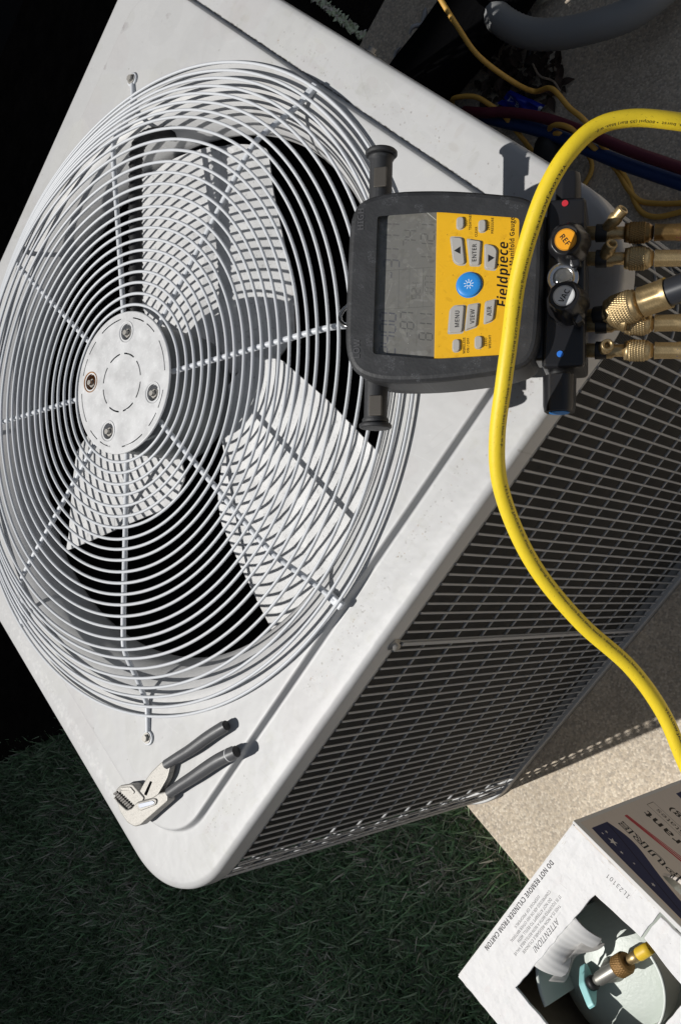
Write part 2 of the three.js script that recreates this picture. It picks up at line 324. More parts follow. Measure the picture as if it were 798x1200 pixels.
{
  const C = (r, y) => [r, 0, y, 1], S = (h, r, y) => [h, r, y, 0];
  const bell = []; for (let i = 0; i <= 14; i++) { const f = i / 14 * PI / 2; bell.push(C(0.352 - 0.044 * Math.cos(f), -0.046 + 0.0552 * Math.sin(f))); }
  const top = sweep([C(0.312, -0.0500), C(0.3082, -0.0500), ...bell,
    S(0.3590, 0.060, 0.0092), S(0.3630, 0.0635, 0.0091), S(0.3650, 0.0655, 0.0089), S(0.3660, 0.0666, 0.0083), S(0.3666, 0.0673, 0.0070), S(0.3675, 0.0681, 0.0025), S(0.3681, 0.0687, 0.0009), S(0.3691, 0.0697, 0.0002), S(0.3715, 0.072, 0),
    S(0.402, 0.085, 0), S(0.4125, 0.0915, -0.0004), S(0.4168, 0.0942, -0.0016), S(0.4192, 0.0956, -0.0040), S(0.42, 0.096, -0.0075), S(0.42, 0.096, -0.0245), S(0.4190, 0.0955, -0.0252), S(0.4165, 0.094, -0.0252)]);
  mesh('top_panel', acIn(top), panelMat, ac);
  const base = sweep([[0.40, 0.09, -0.5895, 0], [0.421, 0.098, -0.5895, 0], [0.4222, 0.098, -0.591, 0], [0.4222, 0.098, GY + 0.001, 0], [0.40, 0.09, GY + 0.001, 0]]);
  mesh('base_rail', acIn(base), paint, ac);
  const pan = plan(rounded([[-0.40, -0.40], [0.40, -0.40], [0.40, 0.40], [-0.40, 0.40]], 0.09), -0.60, -0.588);
  mesh('base_pan', acIn(pan), black, ac);
  // coil: a finned sleeve just inside the wires
  const n = 480, pos = [], uv = [], idx = []; let per = 0, last = null;
  for (let i = 0; i <= n; i++) {
    const th = i / n * 2 * PI, q = rr(th, 0.405, 0.088), q2 = rr(th, 0.380, 0.07), x = q * Math.cos(th), z = q * Math.sin(th);
    if (last) per += Math.hypot(x - last[0], z - last[1]); last = [x, z];
    for (const [k, y] of [[q2, -0.588], [q, -0.588], [q, -0.036], [q2, -0.036], [q2, -0.588]]) { pos.push(k * Math.cos(th), y, k * Math.sin(th)); uv.push(per / 0.05, y / 0.0108); }
  }
  for (let i = 0; i < n; i++) for (let j = 0; j < 4; j++) { const a = i * 5 + j, b = a + 5; idx.push(a, b, a + 1, a + 1, b, b + 1); }
  const cg = new THREE.BufferGeometry(); cg.setAttribute('position', new THREE.Float32BufferAttribute(pos, 3)); cg.setAttribute('uv', new THREE.Float32BufferAttribute(uv, 2)); cg.setIndex(idx);
  const ng = cg.toNonIndexed(); ng.computeVertexNormals();
  mesh('coil', acIn(ng), coilMat, ac);
}
// louvre guard: upright wires every 12 mm, level wires every 50 mm
{
  const h = 0.4175, r = 0.094, k = h - r, q = PI * r / 2, side = 2 * k, per = 4 * (side + q);
  const at = (s) => { // along the rounded square, from the start of the +z face
    s = ((s % per) + per) % per; const f = Math.floor(s / (side + q)), d = s - f * (side + q); let x, z;
    if (d < side) { x = -k + d; z = h; } else { const a = (d - side) / r; x = k + r * Math.sin(a); z = k + r * Math.cos(a); }
    for (let i = 0; i < f; i++) [x, z] = [z, -x];
    return [x, z];
  };
  const N = Math.round(per / 0.012), up = new THREE.CylinderGeometry(0.0013, 0.0013, 0.5545, 6);
  for (let i = 0; i < N; i++) { const [x, z] = at((i + 0.37) / N * per); const m = mesh('upright_wire', up, sideWire, ac); m.position.set(x, -0.3105 - GY, z); }
  for (let j = 0; j < 12; j++) {
    const y = -0.0335 - j * 0.0505, pts = []; for (let i = 0; i < 96; i++) { const [x, z] = at((i + 0.5) / 96 * per); const s = (h - 0.0026) / h; pts.push(V(x * s, y, z * s)); }
    mesh('level_wire', acIn(tube(pts, 0.0017, { seg: 220, rad: 5, closed: true, caps: false })), sideWire, ac);
  }
  // support straps with their screws
  for (const [x, z, dx, dz] of [[-0.008, 0.4205, 0, 1], [0.4205, 0.008, 1, 0]]) {
    mesh('support_strap', acIn(new RoundedBoxGeometry(dx ? 0.0024 : 0.0042, 0.552, dz ? 0.0024 : 0.0042, 2, 0.0008).translate(x, -0.31, z)), sideWire, ac);
    const a = V(x, -0.022, z - 0.001 * dz - 0.001 * dx), b = a.clone().add(V(dx, 0, dz));
    const sc = mesh('screw', acIn(turned([[0.0001, 0], [0.0075, 0], [0.0075, 0.0015], [0.0045, 0.002], [0.0044, 0.006], [0.0001, 0.0062]], a, b, 6)), steel, ac);
  }
}
// fan, motor
{
  const m = mesh('motor', acIn(new THREE.LatheGeometry([[0.001, 0.046], [0.066, 0.046], [0.072, 0.043], [0.0745, 0.036], [0.0745, -0.030], [0.071, -0.036], [0.074, -0.038], [0.074, -0.044], [0.066, -0.052], [0.03, -0.056], [0.001, -0.056]].reverse().map(([r, y]) => new THREE.Vector2(r, y)), 48)), motorMat, ac);
  m.position.set(-0.008, 0, -0.004);
  const fan = group('fan', ac); fan.position.set(-0.006, -GY, -0.004);
  mesh('hub', new THREE.LatheGeometry([[0.001, -0.145], [0.034, -0.145], [0.039, -0.140], [0.040, -0.105], [0.037, -0.098], [0.012, -0.096], [0.012, -0.05]].map(([r, y]) => new THREE.Vector2(r, y)), 32), M(lin(0.10, 0.105, 0.11), 0.55), fan);
  const armMat = M(lin(0.34, 0.34, 0.34), 0.6);
  // three pressed blades: outline in plan, each pitched about its own radius
  const tipArc = (a0, a1, n = 9) => Array.from({ length: n }, (_, i) => { const a = (a0 + (a1 - a0) * i / (n - 1)) * PI / 180; return [0.302 * Math.cos(a), 0.302 * Math.sin(a)]; });
  const outlines = [
    [-38, [[0.073, -0.208], [0.128, -0.262], ...tipArc(-61, -24), [0.276, -0.112], [0.243, -0.076], [0.213, -0.037], [0.167, 0.022], [0.127, 0.058], [0.091, 0.058], [0.050, 0.025], [0.030, -0.03], [0.018, -0.097], [0.034, -0.141]]],
    [93, [[0.113, 0.101], [0.117, 0.188], ...tipArc(67.8, 119.5), [-0.124, 0.183], [-0.099, 0.117], [-0.077, 0.099], [-0.03, 0.085], [0.0, 0.060], [0.035, 0.045], [0.090, 0.060]]],
    [219, [[-0.282, -0.051], [-0.233, -0.015], [-0.180, 0.022], [-0.128, 0.060], [-0.100, 0.070], [-0.074, 0.064], [-0.055, 0.020], [-0.030, -0.055], [-0.090, -0.110], [-0.140, -0.140], [-0.183, -0.140]]]];
  for (const [deg, out] of outlines) {
    const ph = deg * PI / 180, tx = -Math.sin(ph), tz = Math.cos(ph), g = plan(rounded(out, 0.006, 3), 0, 0.002);
    // subdivide by hand: replace each triangle by 16 so that the sheet can be bent
    let p = Array.from(g.attributes.position.array);
    for (let it = 0; it < 3; it++) { const q = []; for (let i = 0; i < p.length; i += 9) { const A = p.slice(i, i + 3), B = p.slice(i + 3, i + 6), C2 = p.slice(i + 6, i + 9), m = (x, y) => x.map((v, k) => (v + y[k]) / 2), ab = m(A, B), bc = m(B, C2), ca = m(C2, A); q.push(...A, ...ab, ...ca, ...ab, ...B, ...bc, ...ca, ...bc, ...C2, ...ab, ...bc, ...ca); } p = q; }
    const uv = [];
    for (let i = 0; i < p.length; i += 3) {
      const t = p[i] * tx + p[i + 2] * tz, r = p[i] * tz * 1 - p[i + 2] * tx, f = (0.118 + t) / 0.25; // t < 0 is the high edge
      p[i + 1] += -0.061 - 0.2 * t + 0.012 * Math.sin(Math.max(0, Math.min(1, f)) * PI) + 0.05 * t * (r - 0.2) - 0.003 * Math.exp(-Math.pow((t - 0.02) / 0.008, 2));
      uv.push(Math.max(0.01, Math.min(0.99, (0.150 - t) / 0.27)), r / 0.3);
    }
    const bg = new THREE.BufferGeometry(); bg.setAttribute('position', new THREE.Float32BufferAttribute(p, 3)); bg.setAttribute('uv', new THREE.Float32BufferAttribute(uv, 2)); bg.computeVertexNormals();
    mesh('blade', bg, whiteBlade, fan).position.set(0.006, 0, 0.004);
    const arm = mesh('blade_arm', new RoundedBoxGeometry(0.10, 0.006, 0.044, 2, 0.002).rotateX(0.2).rotateZ(0.28).translate(0.078, -0.0915, -0.004), armMat, fan); arm.rotation.y = -ph;
    for (const q of [0.135, 0.105]) { const t = 0.02, x = q * tz - 0 * tx + t * tx, z = -q * tx + t * tz; mesh('rivet', new THREE.SphereGeometry(0.0048, 10, 6, 0, 2 * PI, 0, PI / 2).translate(q * Math.cos(ph) + t * tx, -0.061 - 0.2 * t + 0.0065, q * Math.sin(ph) + t * tz), galv, fan); }
  }
}
// fan guard
{
  const fg = group('fan_guard', ac); fg.position.set(-0.004, -GY, -0.002);
  const ring = (r, y, k) => { // a slightly wavy bent wire
    const pts = []; const a0 = R(0, 6.3); for (let i = 0; i < 48; i++) { const a = i / 48 * 2 * PI; pts.push(V((r + 0.0005 * Math.sin(2 * a + a0)) * Math.cos(a), y + 0.0004 * Math.sin(3 * a + a0 * 2) + 0.0002 * Math.sin(8 * a), (r + 0.0005 * Math.sin(2 * a + a0)) * Math.sin(a))); }
    mesh('ring_wire', tube(pts, 0.00172, { seg: 192, rad: 8, closed: true, caps: false }), wirePaint, fg);
  };
  for (let i = 0; i < 18; i++) ring(0.0885 + 0.0121 * i, 0.0518, i);
  for (let i = 0; i < 7; i++) ring(0.3035 + 0.0107 * i, 0.0475 - 0.0056 * i, i);
  const ribs = [[-48.8, 1], [-0.5, 0], [46.2, 1], [90.3, 0], [138.6, 1], [-178.5, 0], [-134.6, 1], [-92, 0]];
  for (const [deg, foot] of ribs) {
    const a = deg * PI / 180, c = Math.cos(a), s = Math.sin(a), W = (r, y) => V(r * c, y, r * s);
    if (foot) {
      mesh('rib', tube([W(0.074, 0.047), W(0.18, 0.047), W(0.285, 0.0465), W(0.296, 0.0445), W(0.33, 0.0250), W(0.356, 0.0125), W(0.368, 0.0112), W(0.386, 0.0104)], 0.0031, { seg: 60, rad: 8 }), wirePaint, fg);
      mesh('rib_foot', turned([[0.0001, 0], [0.0085, 0], [0.0085, 0.0022], [0.0075, 0.003], [0.0001, 0.003]], W(0.3925, 0.0088), W(0.3925, 1), 20), wirePaint, fg);
      mesh('bolt', merge(bolt(0.0043, 0.0045).translate(0.3925 * c, 0.0138, 0.3925 * s), new THREE.CylinderGeometry(0.0062, 0.0062, 0.001, 18).translate(0.3925 * c, 0.0122, 0.3925 * s)), steel, fg);
    } else {
      mesh('rib', tube([W(0.074, 0.047), W(0.18, 0.047), W(0.285, 0.0465), W(0.297, 0.0445), W(0.345, 0.0185), W(0.362, 0.0128)], 0.0031, { seg: 60, rad: 8 }), wirePaint, fg);
      const cl = mesh('rib_clip', new RoundedBoxGeometry(0.020, 0.006, 0.0085, 2, 0.0015).rotateZ(-0.25).translate(0.362, 0.0125, 0).rotateY(-a), wirePaint, fg);
    }
  }
  // hub plate with its stamped arc slots and four wells
  const arc = (r, w, a0, a1) => { const p = []; for (let i = 0; i <= 8; i++) { const a = a0 + (a1 - a0) * i / 8; p.push([(r + w) * Math.cos(a), (r + w) * Math.sin(a)]); } for (let i = 8; i >= 0; i--) { const a = a0 + (a1 - a0) * i / 8; p.push([(r - w) * Math.cos(a), (r - w) * Math.sin(a)]); } return p; };
  const wells = [[0.0485, -0.0335], [-0.0325, -0.0505], [0.0185, 0.0455], [-0.0585, 0.0195]].map(([x, z]) => { const q = 0.0565 / Math.hypot(x, z); return [x * q, z * q]; });
  const holes = [];
  for (let i = 0; i < 8; i++) { const a = i * PI / 4 + 0.15; holes.push(arc(0.0325, 0.0017, a, a + PI / 4 - 0.17)); }
  for (let i = 0; i < 8; i++) { const a = i * PI / 4 + 0.30; if (i % 2) { holes.push(arc(0.0722, 0.0015, a, a + 0.30)); holes.push(arc(0.0722, 0.0015, a + 0.36, a + 0.62)); } else holes.push(arc(0.0722, 0.0015, a, a + 0.52)); }
  for (const [x, z] of wells) holes.push(circle(x, z, 0.0100, 24));
  const hp = plan(circle(0, 0, 0.0795, 96), 0.0535, 0.0565, 0.0008, holes); planarUV(hp, 0, 0, 0.16);
  const plate = mesh('hub_plate', hp, galv, fg);
  mesh('plate_rim', new THREE.TorusGeometry(0.0785, 0.0016, 8, 96).rotateX(PI / 2).translate(0, 0.0550, 0), galv, fg);
  wells.forEach(([x, z], i) => {
    mesh('bolt_well', turned([[0.0001, 0], [0.0092, 0], [0.0098, 0.0082], [0.0118, 0.0100], [0.0122, 0.0094], [0.0108, 0.001], [0.0100, -0.001], [0.0001, -0.001]], V(x, 0.0474, z), V(x, 1, z), 24), i === 1 ? rust : galv, fg);
    mesh('bolt', merge(bolt(0.0056, 0.0062).translate(x - 0.0015, 0.0508, z - 0.001), new THREE.CylinderGeometry(0.003, 0.003, 0.005, 10).translate(x - 0.0015, 0.0555, z - 0.001)), steel, fg);
  });
  // black lead conduit tied under the rib, running to the motor
  mesh('lead_conduit', tube([[0.232, -0.03, -0.222], [0.219, 0.012, -0.212], [0.204, 0.031, -0.199], [0.165, 0.035, -0.163], [0.11, 0.035, -0.111], [0.056, 0.035, -0.060], [0.03, 0.034, -0.035]], 0.0078, { seg: 220, rad: 12, rf: (t) => 1 + 0.09 * Math.sin(t * 300) }), black, ac).position.y = -GY;
}

// ---------------------------------------------------------------- the digital manifold gauge, built in its own tilted frame: x from screen to valves, y out of the face, z along the carrying bar
const gaugeM = new THREE.Matrix4().makeBasis(V(0.5912, -0.3746, 0.7142), V(0.2389, 0.9272, 0.2886), V(-0.7703, 0, 0.6376)).setPosition(0.2733, 0.1332, 0.2947);
const GW = (x, y, z) => V(x, y, z).applyMatrix4(gaugeM);
const gauge = group('manifold_gauge'); gauge.applyMatrix4(gaugeM);
tag(gauge, 'yellow and black digital refrigerant manifold gauge lying on the condenser', 'gauge');
const font = await new FontLoader().loadAsync('fonts/droid/droid_sans_bold.typeface.json');
const faceX0 = -0.022, faceZ1 = 0.088, faceS = 0.164;
T.face = canvasTex(2048, 2048, (c, w) => {
  const k = w / faceS, X = (z) => (faceZ1 - z) * k, Y = (x) => (x - faceX0) * k;
  const poly = (pts, col) => { c.fillStyle = col; c.beginPath(); pts.forEach(([x, z], i) => i ? c.lineTo(X(z), Y(x)) : c.moveTo(X(z), Y(x))); c.closePath(); c.fill(); };
  c.fillStyle = '#757470'; c.fillRect(0, 0, w, w);
  // liquid-crystal screen: faint seven-segment digits and rules
  const seg = { 0: 'abcdef', 1: 'bc', 2: 'abged', 3: 'abgcd', 4: 'fgbc', 5: 'afgcd', 6: 'afgedc', 7: 'abc', 8: 'abcdefg', 9: 'abcdfg', '-': 'g' };
  const digit = (ch, z, x, h, col) => { // z = left edge, x = top
    const W = h * 0.5, px = X(z), py = Y(x), H = h * k, w2 = W * k, t = H * 0.09; c.strokeStyle = col; c.lineWidth = t; c.lineCap = 'round';
    const S = { a: [0, 0, 1, 0], b: [1, 0, 1, .5], c: [1, .5, 1, 1], d: [0, 1, 1, 1], e: [0, .5, 0, 1], f: [0, 0, 0, .5], g: [0, .5, 1, .5] };
    for (const s of seg[ch] || '') { const [a, b, d, e] = S[s]; c.beginPath(); c.moveTo(px + a * w2 + (d > a ? t : 0) - 0.12 * b * H + 0.1 * H, py + b * H + (e > b ? t : 0)); c.lineTo(px + d * w2 - (d > a ? t : 0) - 0.12 * e * H + 0.1 * H, py + e * H - (e > b ? t : 0)); c.stroke(); }
  };
  const num = (str, z, x, h, col) => { for (const ch of str) { if (ch === '.') { c.fillStyle = col; c.fillRect(X(z) - h * k * 0.12, Y(x + h) - h * k * 0.08, h * k * 0.1, h * k * 0.1); continue; } digit(ch, z, x, h, col); z -= h * 0.72; } };
  num('2400', 0.0615, 0.008, 0.0125, 'rgba(48,52,68,.42)'); num('-3', 0.001, 0.010, 0.0125, 'rgba(52,54,66,.36)'); num('1', -0.017, 0.010, 0.0125, 'rgba(60,60,62,.32)'); num('77', -0.028, 0.010, 0.0125, 'rgba(60,60,62,.32)');
  num('-87', 0.049, 0.0245, 0.0105, 'rgba(48,50,52,.42)'); num('74', -0.024, 0.0255, 0.0105, 'rgba(58,58,58,.32)');
  num('811', 0.051, 0.0395, 0.0105, 'rgba(46,48,48,.42)'); num('1', -0.010, 0.0395, 0.0095, 'rgba(52,54,54,.32)'); num('12.1', -0.020, 0.0395, 0.0105, 'rgba(52,54,54,.36)');
  num('524', 0.018, 0.033, 0.0065, 'rgba(60,62,60,.45)'); num('1077', 0.018, 0.0435, 0.0065, 'rgba(60,62,60,.45)');
  c.strokeStyle = 'rgba(60,62,60,.4)'; c.lineWidth = 4;
  for (const z of [0.0245, -0.0065]) { c.beginPath(); c.moveTo(X(z), Y(0.003)); c.lineTo(X(z), Y(0.050)); c.stroke(); }
  for (const x of [0.0225, 0.031, 0.042]) { c.beginPath(); c.moveTo(X(0.0245), Y(x)); c.lineTo(X(-0.0065), Y(x)); c.stroke(); }
  c.beginPath(); c.moveTo(X(0.055), Y(0.0375)); c.lineTo(X(0.035), Y(0.0375)); c.stroke();
  for (let i = 0; i < 900; i++) { c.globalAlpha = R(0.03, 0.13); c.fillStyle = rnd() < 0.6 ? '#4c4b44' : '#b8b8ae'; c.beginPath(); c.ellipse(R(0, w), R(0, w * 0.45), R(2, 40), R(2, 26), R(0, 3), 0, 7); c.fill(); }
  for (let i = 0; i < 60; i++) { c.globalAlpha = R(0.3, 0.8); c.fillStyle = '#d6d6d0'; c.fillRect(R(150, w - 150), R(200, 900), R(3, 8), R(3, 7)); }
  c.strokeStyle = '#e2e2dc'; c.lineCap = 'round';
  for (const [z0, x0, z1, x1, a, lw] of [[-0.0515, 0.043, -0.044, 0.0512, 0.8, 5], [-0.0525, 0.018, -0.0532, 0.034, 0.6, 5], [0.02, 0.012, 0.004, 0.017, 0.2, 4], [0.05, 0.03, 0.03, 0.028, 0.18, 3], [-0.02, 0.046, -0.034, 0.041, 0.22, 4]]) { c.globalAlpha = a; c.lineWidth = lw; c.beginPath(); c.moveTo(X(z0), Y(x0)); c.lineTo(X(z1), Y(x1)); c.stroke(); }
  for (let i = 0; i < 40; i++) { c.globalAlpha = R(0.03, 0.09); c.lineWidth = R(10, 50); const x = R(100, w - 100), y = R(220, 850), q = R(0, 6.3); c.beginPath(); c.moveTo(x, y); c.lineTo(x + Math.cos(q) * 120, y + Math.sin(q) * 120); c.stroke(); }
  c.globalAlpha = 1;
  // keypad print
  const yel = '#f0b81e';
  poly([[0.0525, 0.088], [0.0525, -0.076], [0.142, -0.076], [0.142, 0.088]], yel);
  for (let i = 0; i < 700; i++) { c.globalAlpha = R(0.02, 0.1); c.fillStyle = rnd() < 0.65 ? '#8a5c10' : '#f7c54a'; c.beginPath(); c.ellipse(R(0, w), R(Y(0.055), w), R(2, 46), R(2, 22), R(0, 3), 0, 7); c.fill(); }
  for (let i = 0; i < 60; i++) { c.globalAlpha = R(0.3, 0.7); c.fillStyle = '#4a3512'; c.beginPath(); c.ellipse(R(0, w), R(Y(0.056), w * 0.97), R(2, 11), R(1, 5), R(0, 3), 0, 7); c.fill(); }
  c.globalAlpha = 1;
  const text = (s, z, x, h, f = 'bold ', col = '#17130c', al = 'center', sx = 1) => { c.save(); c.translate(X(z), Y(x)); c.scale(sx, 1); c.font = `${f}${h * k}px sans-serif`; c.fillStyle = col; c.textAlign = al; c.textBaseline = 'middle'; c.fillText(s, 0, 0); c.restore(); };
  text('Fieldpiece', 0.0305, 0.1042, 0.0108, 'italic bold ', '#120f0a', 'left', 0.96);
  text('.', -0.0155, 0.1045, 0.008, 'bold ', '#120f0a', 'left');
  text('Wireless Manifold Gauge', 0.020, 0.1108, 0.0050, 'bold ', '#120f0a', 'left');
  const small = 0.0027;
  text('TEST', -0.0381, 0.0760, small); text('TIGHTNESS', -0.0395, 0.0788, small); text('ZERO', -0.0343, 0.0930, small); text('PRESSURE', -0.0343, 0.0958, small); text('CLEAR', -0.0305, 0.0835, small);
  text('WIRELESS', 0.0575, 0.0755, small); text('ON / OFF', 0.0575, 0.0785, small); text('ZERO', 0.0555, 0.092, small); text('WEIGHT', 0.0555, 0.095, small);
  // button tops
  const grey = '#b3b0ab', dk = '#8d8a85';
  const btn = (pts) => { poly(pts.map(([x, z]) => [x, z]), grey); };
  for (const b of BUTTONS()) { const cx = b.reduce((a, p) => a + p[0], 0) / b.length, cz = b.reduce((a, p) => a + p[1], 0) / b.length; btn(b.map(([x, z]) => [cx + (x - cx) * 1.2, cz + (z - cz) * 1.1])); }
  const t2 = (s, z, x) => text(s, z, x, 0.0046, 'bold ', '#28282a');
  t2('ENTER', -0.0135, 0.0826); t2('MENU', 0.0370, 0.0702); t2('VIEW', 0.0358, 0.0818); t2('AIR', 0.0325, 0.0946);
  const tri = (z, x, d) => { c.fillStyle = '#1d1d1f'; c.beginPath(); c.moveTo(X(z), Y(x - 0.0028 * d)); c.lineTo(X(z) - 0.0030 * k, Y(x + 0.0022 * d)); c.lineTo(X(z) + 0.0030 * k, Y(x + 0.0022 * d)); c.fill(); };
  tri(-0.0165, 0.0697, 1); tri(-0.0085, 0.0953, -1);
  const bx = X(0.0106), by = Y(0.0787); c.fillStyle = '#2f8fe0'; c.beginPath(); c.arc(bx, by, 0.0102 * k, 0, 7); c.fill();
  c.strokeStyle = '#eef6ff'; c.lineWidth = 7; c.beginPath(); c.arc(bx, by, 0.0015 * k, -1.1, 4.2); c.stroke();
  for (let i = 0; i < 9; i++) { const a = i / 9 * 2 * PI; c.beginPath(); c.moveTo(bx + Math.cos(a) * 0.0024 * k, by + Math.sin(a) * 0.0024 * k); c.lineTo(bx + Math.cos(a) * 0.0036 * k, by + Math.sin(a) * 0.0036 * k); c.stroke(); }
});
function BUTTONS() {
  const pill = (x, z, hx, hz) => rounded([[x - hx, z - hz], [x + hx, z - hz], [x + hx, z + hz], [x - hx, z + hz]], hx, 5);
  return [
    rounded([[0.0641, -0.0275], [0.0729, -0.0262], [0.0752, -0.0056], [0.0702, -0.0056], [0.0665, -0.0085]], 0.0022), rounded([[0.0771, -0.0248], [0.0873, -0.0224], [0.0863, -0.0040], [0.0794, -0.0046]], 0.0014), rounded([[0.0906, -0.0198], [0.0965, -0.0184], [0.0997, -0.0145], [0.0985, 0.0003], [0.0909, -0.0012]], 0.002),
    rounded([[0.0675, 0.0266], [0.0753, 0.0268], [0.0738, 0.0471], [0.0635, 0.0471], [0.0645, 0.0300]], 0.0016), rounded([[0.0783, 0.0268], [0.0862, 0.0258], [0.0847, 0.0432], [0.0765, 0.0458]], 0.0014), rounded([[0.0915, 0.0252], [0.0990, 0.0236], [0.0975, 0.0385], [0.0955, 0.0402], [0.0907, 0.0416]], 0.0016),
    pill(0.0712, -0.0381, 0.0027, 0.0047), pill(0.0882, -0.0343, 0.0027, 0.0047), pill(0.0696, 0.0575, 0.0027, 0.0047), pill(0.0866, 0.0558, 0.0027, 0.0047)];
}
const faceUV = (g) => { const p = g.attributes.position, uv = new Float32Array(p.count * 2); for (let i = 0; i < p.count; i++) { uv[2 * i] = (faceZ1 - p.getZ(i)) / faceS; uv[2 * i + 1] = 1 - (p.getX(i) - faceX0) / faceS; } g.setAttribute('uv', new THREE.BufferAttribute(uv, 2)); return g; };
const faceMat = M('#ffffff', 0.42, 0, { map: T.face, bumpMap: rep(T.fine, 2), bumpScale: 0.0002 });
{
  const outer = rounded([[-0.0195, 0.066], [-0.0195, 0.010], [-0.0175, -0.0615], [0.012, -0.0695], [0.055, -0.0665], [0.090, -0.061], [0.134, -0.052], [0.1345, 0.0], [0.131, 0.072], [0.106, 0.0805], [0.050, 0.0855], [0.0, 0.0835]], 0.024, 7);
  const inner = rounded([[-0.0010, 0.0655], [0.0005, -0.0540], [0.054, -0.0530], [0.1215, -0.0418], [0.1190, 0.0715], [0.052, 0.0725]], 0.008, 6);
  const boot = mesh('rubber_boot', planarUV(plan(outer, -0.048, 0.0026, 0.005, [inner]), 0, 0, 0.2), rubber, gauge);
  mesh('back_shell', plan(rounded([[0.0, 0.055], [0.0, -0.04], [0.075, -0.045], [0.075, 0.058]], 0.012), -0.074, -0.047, 0.005), rubber, gauge);
  mesh('screen', faceUV(plan(rounded([[-0.003, 0.068], [-0.003, -0.057], [0.0522, -0.057], [0.0522, 0.074]], 0.002), -0.012, -0.0030)), M('#ffffff', 0.3, 0, { map: T.face }), gauge);
  const keypad = mesh('keypad', faceUV(plan(rounded([[0.0525, 0.074], [0.0525, -0.058], [0.1205, -0.0445], [0.1205, -0.02], [0.1175, 0.071]], 0.004), -0.012, 0.0006, 0.0005)), faceMat, gauge);
  for (const b of BUTTONS()) mesh('button', faceUV(plan(b, 0.0002, 0.0024, 0.0006)), M('#ffffff', 0.55, 0, { map: T.face }), keypad);
  mesh('button', faceUV(new THREE.LatheGeometry([[0.0095, 0.0002], [0.0095, 0.0016], [0.0088, 0.0026], [0.006, 0.0030], [0.0001, 0.0028]].map(([r, y]) => new THREE.Vector2(r, y)), 40).translate(0.0787, 0, 0.0106)), M('#ffffff', 0.4, 0, { map: T.face }), keypad).userData.label = 'round blue backlight button';
  // raised marks on the boot
  const mark = (s, x, z) => { const g = new TextGeometry(s, { font, size: 0.0052, depth: 0.0005, curveSegments: 3 }); g.rotateX(-PI / 2).rotateY(PI / 2); g.translate(x, 0.0025, z); mesh('raised_lettering', g, M(lin(0.07, 0.07, 0.075), 0.6), gauge); };
  mark('LOW', -0.0065, 0.0645); mark('HIGH', -0.0055, -0.0385);
  // carrying bar
  const bar = mesh('carrying_bar', turned([[0.0001, -0.1105], [0.0105, -0.1105], [0.0108, -0.108], [0.0094, -0.1055], [0.0094, 0.1065], [0.0108, 0.1085], [0.0105, 0.1125], [0.0001, 0.1125]], V(0, -0.025, 0), V(0, -0.025, 1), 32), rubber, gauge);
  for (const [z0, z1] of [[-0.1145, -0.110], [0.1115, 0.1155]]) mesh('end_cap', turned([[0.0001, 0], [0.0122, 0], [0.0132, 0.0011], [0.0132, (z1 - z0) - 0.0011], [0.0122, z1 - z0], [0.0001, z1 - z0]], V(0, -0.025, z0), V(0, -0.025, 1), 32), rubber, bar);
  for (const z of [-0.0885, 0.0985]) mesh('magnet_plate', new RoundedBoxGeometry(0.0105, 0.002, 0.0165, 2, 0.0008).translate(0.0022, -0.0155, z), M(lin(0.34, 0.32, 0.30), 0.45, 0.5, { map: rep(T.steel, 20) }), bar);
  mesh('hanging_ring', new THREE.TorusGeometry(0.0135, 0.0017, 10, 40).rotateX(PI / 2 - 0.5).translate(-0.0175, -0.022, 0.022), chrome, gauge);
}
